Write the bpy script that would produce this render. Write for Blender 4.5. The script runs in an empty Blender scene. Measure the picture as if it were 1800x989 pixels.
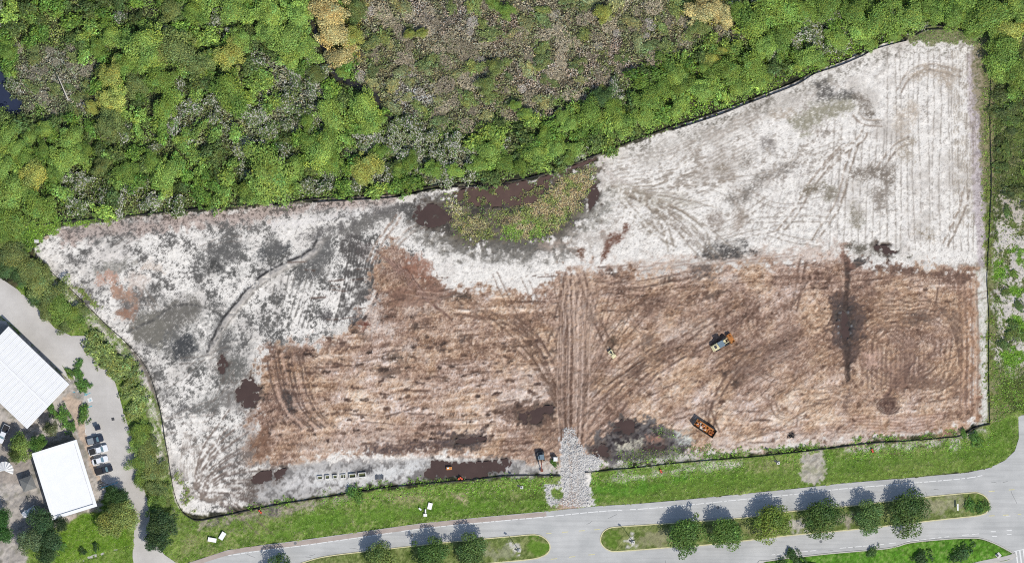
import bpy, bmesh, math, random
import numpy as np
from mathutils import Vector, Matrix
from mathutils.geometry import tessellate_polygon

# ------------------------------------------------------------------ camera, sky, sun, exposure
scene = bpy.context.scene
COL = scene.collection
M = 0.16                                   # metres per plan unit (surveyed plan units, 1800 x 989)
def X(u): return (u - 900.0) * M
def Y(v): return (494.5 - v) * M

cam = bpy.data.cameras.new('camera')
cam.sensor_width = 36.0
CAM_H = 2000.0
cam.lens = 36.0 * CAM_H / (1800 * M)
cam.clip_start = 5.0
cam.clip_end = 9000.0
camo = bpy.data.objects.new('camera', cam)
camo.location = (0, 0, CAM_H)
COL.objects.link(camo)
scene.camera = camo

SUN_EL = math.radians(52)
sx, sy = 0.57, -0.82                       # horizontal direction towards the sun (south-south-east)
world = bpy.data.worlds.new('World'); scene.world = world
world.use_nodes = True
wn = world.node_tree
bg = wn.nodes['Background']
sky = wn.nodes.new('ShaderNodeTexSky')
sky.sky_type = 'NISHITA'; sky.sun_disc = False
sky.sun_elevation = SUN_EL; sky.sun_rotation = math.atan2(sx, sy)
wn.links.new(sky.outputs[0], bg.inputs[0])
bg.inputs[1].default_value = 0.145
sl = bpy.data.lights.new('sun', 'SUN'); sl.energy = 4.2; sl.angle = math.radians(0.5); sl.color = (1.0, 0.955, 0.89)
so = bpy.data.objects.new('sun', sl); COL.objects.link(so)
d = Vector((-sx * math.cos(SUN_EL), -sy * math.cos(SUN_EL), -math.sin(SUN_EL)))
so.rotation_euler = d.to_track_quat('-Z', 'Y').to_euler(); so.location = (60, -80, 120)
scene.view_settings.view_transform = 'Standard'; scene.view_settings.look = 'None'
scene.view_settings.exposure = 0.27; scene.view_settings.gamma = 1.0
scene.cycles.filter_width = 1.05; scene.cycles.use_denoising = False     # keep the grain of sand and leaves

KREF = 1.72                                # photographed brightness / reflectance of a flat sunlit surface
RNG = np.random.default_rng(7)
random.seed(11)

def lin(c):
    c = np.asarray(c, float) / 255.0
    return np.where(c <= 0.04045, c / 12.92, ((c + 0.055) / 1.055) ** 2.4)
def alb(c): return lin(c) / KREF           # photographed colour -> base colour
def rgba(c): a = alb(c); return (float(a[0]), float(a[1]), float(a[2]), 1.0)

# ------------------------------------------------------------------ object helpers
def link(o, parent=None):
    COL.objects.link(o)
    if parent is not None: o.parent = parent
    return o
def tag(o, label=None, cat=None, group=None, kind=None):
    if label: o['label'] = label
    if cat: o['category'] = cat
    if group: o['group'] = group
    if kind: o['kind'] = kind
    return o
def empty(name, loc=(0, 0, 0), rz=0.0):
    o = bpy.data.objects.new(name, None); o.location = loc; o.rotation_euler = (0, 0, rz); o.empty_display_size = 0.5
    return link(o)
def np_mesh(name, verts, faces, mats=(), smooth=False, col=None, colname='Col', corners=4):
    me = bpy.data.meshes.new(name)
    verts = np.asarray(verts, np.float32); faces = np.asarray(faces, np.int32)
    nf = len(faces)
    me.vertices.add(len(verts)); me.vertices.foreach_set('co', verts.ravel())
    me.loops.add(nf * corners); me.loops.foreach_set('vertex_index', faces.ravel())
    me.polygons.add(nf)
    me.polygons.foreach_set('loop_start', np.arange(nf, dtype=np.int32) * corners)
    me.polygons.foreach_set('loop_total', np.full(nf, corners, np.int32))
    if smooth: me.polygons.foreach_set('use_smooth', np.ones(nf, bool))
    for m in mats: me.materials.append(m)
    if col is not None:
        a = me.color_attributes.new(colname, 'FLOAT_COLOR', 'POINT')
        c = np.ones((len(verts), 4), np.float32); c[:, :col.shape[1]] = col
        a.data.foreach_set('color', c.ravel())
    me.update(calc_edges=True)
    return me

class MB:
    """collects simple solids, then links them as one mesh object"""
    def __init__(s): s.v = []; s.f = []
    def add(s, vs, fs):
        b = len(s.v); s.v += [tuple(p) for p in vs]; s.f += [tuple(i + b for i in f) for f in fs]; return s
    def box(s, c, size, rz=0.0, top=1.0, rx=0.0, ry=0.0):
        x, y, z = (k / 2 for k in size)
        R = Matrix.Rotation(rz, 3, 'Z') @ Matrix.Rotation(ry, 3, 'Y') @ Matrix.Rotation(rx, 3, 'X')
        vs = []
        for k, t in ((-1, 1.0), (1, top)):
            for i, j in ((-1, -1), (1, -1), (1, 1), (-1, 1)):
                p = R @ Vector((i * x * t, j * y * t, k * z)); vs.append((p.x + c[0], p.y + c[1], p.z + c[2]))
        return s.add(vs, [(3, 2, 1, 0), (4, 5, 6, 7), (0, 1, 5, 4), (1, 2, 6, 5), (2, 3, 7, 6), (3, 0, 4, 7)])
    def tube(s, p0, p1, r0, r1=None, n=8, caps=True):
        r1 = r0 if r1 is None else r1
        p0, p1 = Vector(p0), Vector(p1); ax = (p1 - p0).normalized()
        a = ax.orthogonal().normalized(); b = ax.cross(a)
        vs = []
        for p, r in ((p0, r0), (p1, r1)):
            for i in range(n):
                t = 2 * math.pi * i / n; vs.append(p + (a * math.cos(t) + b * math.sin(t)) * r)
        fs = [(i, (i + 1) % n, n + (i + 1) % n, n + i) for i in range(n)]
        if caps: fs += [tuple(range(n - 1, -1, -1)), tuple(range(n, 2 * n))]
        return s.add(vs, fs)
    def loft(s, rings, cap=True, closed=False):
        n = len(rings[0]); vs = [p for r in rings for p in r]; fs = []
        m = len(rings)
        for k in range(m if closed else m - 1):
            k2 = (k + 1) % m
            for i in range(n):
                j = (i + 1) % n; fs.append((k * n + i, k * n + j, k2 * n + j, k2 * n + i))
        if cap and not closed: fs += [tuple(range(n - 1, -1, -1)), tuple(range((m - 1) * n, m * n))]
        return s.add(vs, fs)
    def prism(s, poly, z0, z1):
        n = len(poly); vs = [(p[0], p[1], z0) for p in poly] + [(p[0], p[1], z1) for p in poly]
        tri = tessellate_polygon([[Vector((p[0], p[1], 0)) for p in poly]])
        area = sum(poly[i][0] * poly[(i + 1) % n][1] - poly[(i + 1) % n][0] * poly[i][1] for i in range(n))
        fs = []
        for t in tri:
            a, b, c = t
            cr = (poly[b][0] - poly[a][0]) * (poly[c][1] - poly[a][1]) - (poly[b][1] - poly[a][1]) * (poly[c][0] - poly[a][0])
            if cr < 0: a, c = c, a
            fs.append((n + a, n + b, n + c)); fs.append((c, b, a))
        for i in range(n):
            j = (i + 1) % n
            fs.append((i, j, n + j, n + i) if area > 0 else (j, i, n + i, n + j))
        return s.add(vs, fs)
    def build(s, name, mat, parent=None, smooth=False, bevel=0.0):
        me = bpy.data.meshes.new(name); me.from_pydata(s.v, [], s.f); me.validate()
        if mat is not None: me.materials.append(mat)
        bm = bmesh.new(); bm.from_mesh(me); bmesh.ops.recalc_face_normals(bm, faces=bm.faces[:])
        bm.to_mesh(me); bm.free()
        if smooth:
            me.polygons.foreach_set('use_smooth', [True] * len(me.polygons))
        me.update()
        o = bpy.data.objects.new(name, me)
        if bevel > 0:
            md = o.modifiers.new('bevel', 'BEVEL'); md.width = bevel; md.segments = 2; md.limit_method = 'ANGLE'
        return link(o, parent)
def copy_tree(o, parent=None):
    c = o.copy(); COL.objects.link(c); c.parent = parent
    for ch in list(o.children): copy_tree(ch, c)
    return c

# ------------------------------------------------------------------ materials
def nodes_of(name):
    m = bpy.data.materials.new(name); m.use_nodes = True
    nt = m.node_tree; return m, nt, nt.nodes['Principled BSDF']
def N(nt, t, **kw):
    n = nt.nodes.new(t)
    for k, v in kw.items():
        if k in n.inputs: n.inputs[k].default_value = v
        else: setattr(n, k, v)
    return n
def plain(name, c, rough=0.6, metal=0.0, var=0.12, scale=3.0, spec=0.5, coat=0.0):
    """painted / dusty surface: base colour broken up by two noises"""
    m, nt, b = nodes_of(name)
    col = rgba(c) if max(c) > 1 else (*c, 1)
    tc = N(nt, 'ShaderNodeTexCoord')
    n1 = N(nt, 'ShaderNodeTexNoise', Scale=scale, Detail=6.0, Roughness=0.65)
    nt.links.new(tc.outputs['Object'], n1.inputs['Vector'])
    mr = N(nt, 'ShaderNodeMapRange'); mr.inputs[1].default_value = 0.3; mr.inputs[2].default_value = 0.7
    mr.inputs[3].default_value = 1 - var; mr.inputs[4].default_value = 1 + var * 0.6
    nt.links.new(n1.outputs[0], mr.inputs[0])
    mx = N(nt, 'ShaderNodeMix', data_type='RGBA', blend_type='MULTIPLY'); mx.inputs[0].default_value = 1
    mx.inputs[6].default_value = col
    nt.links.new(mr.outputs[0], mx.inputs[7]); nt.links.new(mx.outputs[2], b.inputs['Base Color'])
    b.inputs['Roughness'].default_value = rough; b.inputs['Metallic'].default_value = metal
    b.inputs['Specular IOR Level'].default_value = spec
    b.inputs['Coat Weight'].default_value = coat
    return m
def ground_mat(name, amp, scale, bump, rough=0.95, spec=0.1):
    """earth, sand or grass: survey colour of the ground (attribute) broken by fine noise and relief"""
    m, nt, b = nodes_of(name)
    at = N(nt, 'ShaderNodeAttribute', attribute_name='Col')
    geo = N(nt, 'ShaderNodeNewGeometry')
    n1 = N(nt, 'ShaderNodeTexNoise', Scale=scale, Detail=4.0, Roughness=0.7)
    n2 = N(nt, 'ShaderNodeTexNoise', Scale=scale * 0.22, Detail=3.0, Roughness=0.6)
    for n in (n1, n2): nt.links.new(geo.outputs['Position'], n.inputs['Vector'])
    add = N(nt, 'ShaderNodeMath', operation='ADD'); nt.links.new(n1.outputs[0], add.inputs[0]); nt.links.new(n2.outputs[0], add.inputs[1])
    mr = N(nt, 'ShaderNodeMapRange'); mr.inputs[1].default_value = 0.7; mr.inputs[2].default_value = 1.3
    mr.inputs[3].default_value = 1 - amp; mr.inputs[4].default_value = 1 + amp
    nt.links.new(add.outputs[0], mr.inputs[0])
    mx = N(nt, 'ShaderNodeMix', data_type='RGBA', blend_type='MULTIPLY'); mx.inputs[0].default_value = 1
    nt.links.new(at.outputs['Color'], mx.inputs[6]); nt.links.new(mr.outputs[0], mx.inputs[7])
    nt.links.new(mx.outputs[2], b.inputs['Base Color'])
    bp = N(nt, 'ShaderNodeBump', Strength=bump, Distance=0.12); nt.links.new(n1.outputs[0], bp.inputs['Height'])
    nt.links.new(bp.outputs[0], b.inputs['Normal'])
    b.inputs['Roughness'].default_value = rough; b.inputs['Specular IOR Level'].default_value = spec
    return m
def leaf_mat(name, direct=False, trans=0.15):
    """leaves: tone of the plant (object colour) or zone colour, varied from leaf to leaf"""
    m, nt, b = nodes_of(name)
    at = N(nt, 'ShaderNodeAttribute', attribute_name='Col')
    if direct: colsock = at.outputs['Color']
    else:
        oi = N(nt, 'ShaderNodeObjectInfo')
        mx = N(nt, 'ShaderNodeMix', data_type='RGBA', blend_type='MULTIPLY'); mx.inputs[0].default_value = 1
        nt.links.new(oi.outputs['Color'], mx.inputs[6]); nt.links.new(at.outputs['Color'], mx.inputs[7])
        # pale leaves: the leaf's own random number (attribute alpha) below the plant's share (object alpha)
        lt = N(nt, 'ShaderNodeMath', operation='LESS_THAN')
        nt.links.new(at.outputs['Alpha'], lt.inputs[0]); nt.links.new(oi.outputs['Alpha'], lt.inputs[1])
        m2 = N(nt, 'ShaderNodeMix', data_type='RGBA'); nt.links.new(lt.outputs[0], m2.inputs[0])
        nt.links.new(mx.outputs[2], m2.inputs[6]); m2.inputs[7].default_value = rgba((205, 203, 186))
        colsock = m2.outputs[2]
    nt.links.new(colsock, b.inputs['Base Color'])
    b.inputs['Roughness'].default_value = 0.6; b.inputs['Specular IOR Level'].default_value = 0.25
    tr = N(nt, 'ShaderNodeBsdfTranslucent'); nt.links.new(colsock, tr.inputs['Color'])
    ms = N(nt, 'ShaderNodeMixShader'); ms.inputs[0].default_value = trans
    out = nt.nodes['Material Output']
    nt.links.new(b.outputs[0], ms.inputs[1]); nt.links.new(tr.outputs[0], ms.inputs[2]); nt.links.new(ms.outputs[0], out.inputs['Surface'])
    return m
def paved_mat(name, c, c2, stain, scale=0.12):
    m, nt, b = nodes_of(name)
    geo = N(nt, 'ShaderNodeNewGeometry')
    n1 = N(nt, 'ShaderNodeTexNoise', Scale=scale, Detail=7.0, Roughness=0.62)
    n2 = N(nt, 'ShaderNodeTexNoise', Scale=5.5, Detail=3.0, Roughness=0.7)
    mp = N(nt, 'ShaderNodeMapping'); mp.inputs['Rotation'].default_value = (0, 0, math.radians(-6)); mp.inputs['Scale'].default_value = (0.05, 1.1, 1)
    n3 = N(nt, 'ShaderNodeTexNoise', Scale=1.0, Detail=4.0, Roughness=0.6)
    nt.links.new(geo.outputs['Position'], n1.inputs['Vector']); nt.links.new(geo.outputs['Position'], n2.inputs['Vector'])
    nt.links.new(geo.outputs['Position'], mp.inputs['Vector']); nt.links.new(mp.outputs[0], n3.inputs['Vector'])
    r1 = N(nt, 'ShaderNodeMapRange'); r1.inputs[1].default_value = 0.35; r1.inputs[2].default_value = 0.68
    nt.links.new(n1.outputs[0], r1.inputs[0])
    mx = N(nt, 'ShaderNodeMix', data_type='RGBA'); mx.inputs[6].default_value = rgba(c); mx.inputs[7].default_value = rgba(c2)
    nt.links.new(r1.outputs[0], mx.inputs[0])
    r2 = N(nt, 'ShaderNodeMapRange'); r2.inputs[1].default_value = 0.3; r2.inputs[2].default_value = 0.7; r2.inputs[3].default_value = 0.9; r2.inputs[4].default_value = 1.08
    nt.links.new(n2.outputs[0], r2.inputs[0])
    r3 = N(nt, 'ShaderNodeMapRange'); r3.inputs[1].default_value = 0.42; r3.inputs[2].default_value = 0.75; r3.inputs[3].default_value = 1.0; r3.inputs[4].default_value = 1 - stain
    nt.links.new(n3.outputs[0], r3.inputs[0])
    mm = N(nt, 'ShaderNodeMath', operation='MULTIPLY'); nt.links.new(r2.outputs[0], mm.inputs[0]); nt.links.new(r3.outputs[0], mm.inputs[1])
    m2 = N(nt, 'ShaderNodeMix', data_type='RGBA', blend_type='MULTIPLY'); m2.inputs[0].default_value = 1
    nt.links.new(mx.outputs[2], m2.inputs[6]); nt.links.new(mm.outputs[0], m2.inputs[7])
    nt.links.new(m2.outputs[2], b.inputs['Base Color']); b.inputs['Roughness'].default_value = 0.9; b.inputs['Specular IOR Level'].default_value = 0.2
    return m
def water_mat(name, c):
    m, nt, b = nodes_of(name)
    geo = N(nt, 'ShaderNodeNewGeometry')
    n1 = N(nt, 'ShaderNodeTexNoise', Scale=0.35, Detail=4.0); nt.links.new(geo.outputs['Position'], n1.inputs['Vector'])
    mx = N(nt, 'ShaderNodeMix', data_type='RGBA'); a = rgba(c); mx.inputs[6].default_value = a; mx.inputs[7].default_value = (a[0] * .6, a[1] * .6, a[2] * .6, 1)
    nt.links.new(n1.outputs[0], mx.inputs[0]); nt.links.new(mx.outputs[2], b.inputs['Base Color'])
    b.inputs['Roughness'].default_value = 0.12; b.inputs['IOR'].default_value = 1.33
    n2 = N(nt, 'ShaderNodeTexNoise', Scale=2.5, Detail=2.0); nt.links.new(geo.outputs['Position'], n2.inputs['Vector'])
    bp = N(nt, 'ShaderNodeBump', Strength=0.08, Distance=0.05); nt.links.new(n2.outputs[0], bp.inputs['Height']); nt.links.new(bp.outputs[0], b.inputs['Normal'])
    return m
MAT = {
 'sand': ground_mat('sand', 0.20, 3.2, 0.55), 'soil': ground_mat('brown_soil', 0.26, 3.0, 0.6),
 'verge': ground_mat('mown_grass', 0.38, 4.0, 0.9), 'forest': ground_mat('forest_floor', 0.4, 2.6, 0.9),
 'leaf': leaf_mat('leaves'), 'herb': leaf_mat('low_leaves', True), 'bark': plain('bark', (120, 108, 95), 0.9, var=0.3, scale=6),
 'asphalt': paved_mat('worn_grey_asphalt', (188, 188, 184), (210, 209, 204), 0.17),
 'lot': paved_mat('car_park_asphalt', (196, 191, 183), (222, 217, 209), 0.04, 0.09),
 'shoulder': paved_mat('sandy_shoulder', (178, 163, 152), (196, 182, 171), 0.1, 0.3),
 'walk': paved_mat('concrete_path', (190, 186, 178), (206, 202, 194), 0.1, 0.3),
 'paint': plain('white_road_paint', (238, 237, 232), 0.7, var=0.12), 'ypaint': plain('pale_yellow_kerb_paint', (222, 214, 165), 0.8, var=0.25, scale=1.2),
 'bluepaint': plain('blue_bay_paint', (82, 176, 196), 0.7, var=0.2), 'kerb': plain('kerb_concrete', (205, 200, 188), 0.85, var=0.2),
 'water': water_mat('brown_water', (94, 76, 69)), 'pond': water_mat('pond_water', (110, 88, 78)), 'gap_shade': water_mat('dark_gap_shade', (62, 60, 58)),
 'fabric': plain('black_silt_fabric', (34, 33, 32), 0.85, var=0.35), 'stake': plain('weathered_stake', (150, 125, 95), 0.9),
 'roofmetal': plain('white_metal_roof', (250, 250, 248), 0.6, var=0.05, scale=0.5), 'membrane': plain('white_roof_membrane', (252, 252, 250), 0.7, var=0.04, scale=0.6),
 'stucco': plain('pale_stucco', (205, 196, 180), 0.9), 'glass': plain('dark_glass', (40, 52, 60), 0.08, var=0.05, spec=0.8), 'skyglass': plain('windscreen_glass', (118, 148, 160), 0.1, var=0.1, spec=0.9),
 'black': plain('black_rubber', (30, 30, 31), 0.8), 'darkmetal': plain('dark_steel', (52, 54, 56), 0.55, var=0.2),
 'chrome': plain('bright_metal', (190, 192, 195), 0.3, metal=0.8), 'carwhite': plain('white_car_paint', (244, 246, 248), 0.3, var=0.03, coat=0.6),
 'carblack': plain('black_car_paint', (34, 36, 44), 0.3, var=0.08, coat=0.4), 'carnavy': plain('navy_car_paint', (38, 44, 60), 0.3, var=0.08, coat=0.4),
 'carsilver': plain('silver_grey_paint', (150, 158, 162), 0.35, var=0.06, metal=0.2, coat=0.4), 'bedliner': plain('black_bed_liner', (38, 38, 42), 0.9),
 'red': plain('red_lens', (150, 30, 25), 0.3), 'lamp': plain('clear_lens', (225, 228, 228), 0.2),
 'cream': plain('cream_yellow_paint', (236, 226, 178), 0.5, var=0.18, scale=4), 'orangerust': plain('rusty_orange_steel', (192, 122, 52), 0.75, var=0.35, scale=3),
 'bluegrey': plain('blue_grey_canopy', (108, 130, 142), 0.5, var=0.15), 'boomred': plain('red_brown_boom', (140, 84, 66), 0.6, var=0.25),
 'rubbleorange': plain('orange_debris', (196, 116, 62), 0.85, var=0.4, scale=5), 'rubblewhite': plain('white_debris', (230, 215, 200), 0.85, var=0.3, scale=5),
 'concrete': plain('precast_concrete', (226, 224, 216), 0.85, var=0.15), 'white': plain('white_panel', (248, 248, 244), 0.6, var=0.06),
 'grey': plain('mid_grey', (120, 122, 122), 0.7, var=0.15), 'canvas': plain('grey_canopy_cloth', (128, 128, 124), 0.9, var=0.15), 'tan': plain('sandy_mulch', (192, 172, 148), 0.95, var=0.3, scale=2),
 'safety': plain('orange_red_plastic', (226, 92, 52), 0.6, var=0.15), 'safetyor': plain('orange_plastic', (222, 146, 66), 0.6, var=0.15), 'olive': plain('weedy_fill', (110, 116, 78), 0.95, var=0.4, scale=4),
 'gravel': plain('white_limerock', (244, 240, 233), 0.95, var=0.35, scale=1.5), 'deadwood': plain('bleached_wood', (214, 205, 190), 0.9, var=0.2),
 'greenplastic': plain('green_base', (78, 128, 36), 0.8, var=0.2), 'pipe': plain('dark_grey_pipe', (112, 116, 122), 0.6, var=0.2),
}

# ------------------------------------------------------------------ terrain: noise and survey helpers
STEP = 1.76
gu = np.arange(-72, 1872, STEP); gv = np.arange(-64, 1054, STEP)
NX, NY = len(gu), len(gv)
GU, GV = np.meshgrid(gu, gv)
GU = GU.astype(np.float32); GV = GV.astype(np.float32)
def _lat(cx, cy, seed):
    L = np.random.default_rng(seed).random((256, 256)).astype(np.float32)
    ix = np.floor(cx).astype(np.int32); iy = np.floor(cy).astype(np.int32)
    fx = (cx - ix); fy = (cy - iy); fx = fx * fx * (3 - 2 * fx); fy = fy * fy * (3 - 2 * fy)
    a = L[iy & 255, ix & 255]; b = L[iy & 255, (ix + 1) & 255]; c = L[(iy + 1) & 255, ix & 255]; e = L[(iy + 1) & 255, (ix + 1) & 255]
    return (a + (b - a) * fx) * (1 - fy) + (c + (e - c) * fx) * fy
def fbm(u, v, su, sv, octv=4, seed=0, ang=0.0, gain=0.6):
    """zero-mean, unit-spread noise; su, sv = feature size along / across the direction ang"""
    c, s = math.cos(ang), math.sin(ang)
    p = (u * c + v * s) / su; q = (-u * s + v * c) / sv
    r = 0; a = 1.0; f = 1.0
    for k in range(octv):
        r = r + a * _lat(p * f + 17.3 * k, q * f + 9.1 * k, seed * 31 + k); a *= gain; f *= 2.03
    r = r - r.mean(); return (r / (r.std() + 1e-6)).astype(np.float32)
def F(su, sv=None, octv=4, seed=0, ang=0.0, gain=0.6): return fbm(GU, GV, su, sv or su, octv, seed, ang, gain)
def sst(a, b, x):
    t = np.clip((x - a) / (b - a), 0, 1); return t * t * (3 - 2 * t)
n120 = F(120, seed=1); n60 = F(60, seed=2); n25 = F(25, seed=3); n10 = F(10, seed=4); n4 = F(4.2, octv=2, seed=5); n2 = RNG.standard_normal((NY, NX)).astype(np.float32)
C = np.zeros((NY, NX, 3), np.float32); H = np.zeros((NY, NX), np.float32)
CLS = np.zeros((NY, NX), np.int8)          # 0 forest floor, 1 sand, 2 brown soil, 3 grass
VD = np.zeros((NY, NX), np.float32)        # low plant cover density
VC = np.zeros((NY, NX, 3), np.float32); VH = np.zeros((NY, NX), np.float32)
def win(pts, mar):
    p = np.asarray(pts, float)
    i0 = max(0, int((p[:, 1].min() - mar - gv[0]) / STEP)); i1 = min(NY, int((p[:, 1].max() + mar - gv[0]) / STEP) + 2)
    j0 = max(0, int((p[:, 0].min() - mar - gu[0]) / STEP)); j1 = min(NX, int((p[:, 0].max() + mar - gu[0]) / STEP) + 2)
    return slice(i0, i1), slice(j0, j1)
def sdist(poly, u, v, closed=True):
    """distance to the outline (negative inside when closed)"""
    d = np.full(u.shape, 1e9, np.float32); ins = np.zeros(u.shape, bool)
    n = len(poly)
    for k in range(n if closed else n - 1):
        ax, ay = poly[k]; bx, by = poly[(k + 1) % n]
        ex, ey = bx - ax, by - ay; L = ex * ex + ey * ey + 1e-9
        t = np.clip(((u - ax) * ex + (v - ay) * ey) / L, 0, 1)
        d = np.minimum(d, (u - ax - t * ex) ** 2 + (v - ay - t * ey) ** 2)
        if closed:
            cr = (ay > v) != (by > v)
            ins ^= cr & (u < (bx - ax) * (v - ay) / (by - ay + 1e-12) + ax)
    d = np.sqrt(d)
    return np.where(ins, -d, d) if closed else d
def reg(poly, soft=4.0, na=0.0, nf=None, nb=0.0):
    """soft-edged area with a ragged outline: window and mask"""
    w = win(poly, soft + 3.2 * (na + nb) + 4)
    s = sdist(poly, GU[w], GV[w])
    if na: s = s + na * (n10 if nf is None else nf)[w]
    if nb: s = s + nb * n4[w]
    return w, 1 - sst(-soft, soft, s)
def ell(cu, cv, ru, rv, ang=0.0, n=20):
    a = math.radians(ang)
    return [(cu + ru * math.cos(t) * math.cos(a) - rv * math.sin(t) * math.sin(a), cv + ru * math.cos(t) * math.sin(a) + rv * math.sin(t) * math.cos(a)) for t in np.linspace(0, 2 * math.pi, n, endpoint=False)]
def mixc(w, m, col):
    a = np.sqrt(alb(col)).astype(np.float32); r = np.sqrt(C[w]); C[w] = (r + (a - r) * m[..., None]) ** 2     # even steps to the eye
def stain(poly, col, soft=6, na=4, nb=3, op=0.85, dh=0.0, grain=0.35):
    w, m = reg(poly, soft, na, None, nb)
    m = m * min(op * 1.12, .98) * np.clip(1 + grain * n4[w] + 0.22 * n2[w], 0, 1.2)
    mixc(w, np.clip(m, 0, 1), col); H[w] += dh * m
def grow(poly, dd):
    c = np.mean(poly, 0); return [tuple(np.asarray(p) + (np.asarray(p) - c) / (np.hypot(*(np.asarray(p) - c)) + 1e-6) * dd) for p in poly]
def smooth_line(pts, step=4.0):
    p = np.asarray(pts, float)
    if len(p) > 2:
        q = [p[0]]
        for k in range(len(p) - 1):
            p0 = p[max(k - 1, 0)]; p1 = p[k]; p2 = p[k + 1]; p3 = p[min(k + 2, len(p) - 1)]
            m = max(2, int(np.hypot(*(p2 - p1)) / step))
            for i in range(1, m + 1):
                t = i / m
                q.append(0.5 * (2 * p1 + (p2 - p0) * t + (2 * p0 - 5 * p1 + 4 * p2 - p3) * t * t + (3 * p1 - p0 - 3 * p2 + p3) * t ** 3))
        p = np.array(q)
    return [tuple(a) for a in p]
def offset(pts, dd):
    p = np.asarray(pts, float); t = np.gradient(p, axis=0); t /= np.hypot(t[:, 0], t[:, 1])[:, None] + 1e-9
    return [tuple(a) for a in p + dd * np.stack([-t[:, 1], t[:, 0]], 1)]
def line(pts, width, col=None, op=0.6, dh=0.0, brk=0.7, soft=1.2, wob=0.6):
    width = width * 1.15 + .5; op = min(op * 1.25, .95); dh = dh * 1.25
    w = win(pts, width + 5); u = GU[w] + wob * n10[w]; v = GV[w] + wob * n25[w]
    s = sdist(pts, u, v, False)
    m = 1 - sst(max(width / 2 - soft, 0), width / 2 + soft, s)
    if brk: m = m * np.clip(0.85 + .7 * brk * n10[w] + 0.35 * n4[w], 0, 1.0)
    if col is not None: mixc(w, np.clip(m * op, 0, 1), col)
    H[w] += dh * m
def track(pts, gauge=11, width=3.2, col=(120, 100, 85), op=0.5, dh=-0.07, berm=0.05, brk=0.5):
    p = smooth_line(pts, 5)
    for sgn in (-1, 1):
        q = offset(p, sgn * gauge / 2)
        line(q, width, col, op, dh, brk)
        if berm: line(offset(p, sgn * (gauge / 2 + width * 0.9)), width * 0.6, None, 0, berm, brk)

# ------------------------------------------------------------------ plan outlines
FENCE_N = [(62, 396), (130, 388), (225, 380), (330, 369), (395, 362), (440, 361), (480, 361), (550, 350), (640, 345), (700, 340), (760, 327), (800, 323), (860, 322), (900, 319), (950, 308), (1000, 291), (1050, 272), (1100, 252), (1180, 224), (1260, 198), (1310, 178), (1350, 163), (1400, 143), (1430, 125), (1475, 110), (1510, 95), (1540, 80), (1592, 66)]
FENCE_E = [(1742, 88), (1741, 150), (1740, 215), (1743, 300), (1742, 360), (1738, 430), (1735, 490), (1738, 560), (1738, 640), (1739, 700), (1740, 744)]
FENCE_S = [(1740, 745), (1712, 752), (1692, 764), (1672, 768), (1600, 774), (1530, 779), (1440, 790), (1350, 800), (1270, 807), (1200, 812), (1120, 821), (1028, 830)]
FENCE_W = [(985, 836), (900, 836), (830, 843), (750, 850), (660, 859), (560, 875), (470, 890), (380, 909), (345, 914), (322, 900), (308, 872), (300, 830), (292, 780), (282, 720), (268, 670), (252, 637), (225, 605), (190, 573), (155, 538), (120, 504), (95, 482), (66, 452)]
SITE = [(95, 400), (200, 386), (330, 373), (440, 366), (560, 354), (700, 345), (800, 328), (900, 323), (960, 309), (1050, 275), (1180, 228), (1310, 182), (1440, 126), (1540, 84), (1600, 67), (1690, 66), (1724, 74), (1724, 300), (1732, 480), (1732, 560), (1730, 740), (1690, 758), (1530, 773), (1350, 794), (1200, 806), (1040, 822), (1035, 890), (988, 893), (985, 828), (830, 836), (660, 850), (560, 865), (380, 900), (345, 905), (320, 896), (306, 868), (299, 830), (291, 780), (281, 720), (267, 670), (251, 637), (224, 605), (189, 573), (154, 538), (119, 504), (94, 482), (66, 452), (58, 438), (75, 420)]
SOIL = [(668, 448), (688, 425), (722, 452), (770, 500), (800, 512), (880, 505), (938, 524), (952, 500), (1000, 476), (1060, 472), (1150, 478), (1240, 470), (1330, 462), (1400, 458), (1480, 440), (1500, 462), (1600, 470), (1710, 472), (1711, 560), (1714, 660), (1717, 735), (1690, 754), (1540, 770), (1400, 784), (1260, 797), (1200, 800), (1040, 812), (985, 826), (950, 832), (880, 812), (760, 800), (600, 798), (500, 822), (452, 815), (445, 740), (455, 655), (472, 606), (560, 602), (630, 575), (660, 520), (655, 480)]
FOREST = [(-80, -80), (1880, -80), (1880, 380), (1748, 380), (1745, 60), (1640, 44), (1592, 62), (1475, 104), (1350, 158), (1180, 220), (1050, 268), (950, 304), (860, 318), (760, 322), (640, 340), (480, 356), (330, 364), (62, 392), (-80, 402)]
ROAD_N = [(296, 1000), (400, 966), (470, 956), (520, 950), (620, 936), (740, 919), (860, 907), (960, 898), (1050, 889), (1130, 884), (1200, 878), (1300, 868), (1400, 858), (1480, 849), (1600, 839), (1700, 830), (1738, 822), (1766, 809), (1784, 792), (1791, 770), (1790, 730), (1880, 722)]
ROAD = ROAD_N + [(1880, 1070), (250, 1070)]
ISL_W = [(500, 1000), (560, 980), (630, 970), (700, 962), (800, 951), (900, 942), (940, 939), (954, 943), (964, 952), (967, 962), (962, 972), (948, 979), (925, 983), (860, 989), (760, 1000), (700, 1070), (440, 1070)]
ISL_E = [(1056, 944), (1060, 935), (1070, 928), (1090, 925), (1150, 921), (1300, 910), (1400, 897), (1500, 888), (1600, 876), (1700, 866), (1720, 866), (1733, 873), (1739, 885), (1736, 897), (1722, 905), (1650, 913), (1500, 930), (1400, 939), (1250, 956), (1180, 961), (1090, 968), (1072, 967), (1061, 960), (1056, 952)]
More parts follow.
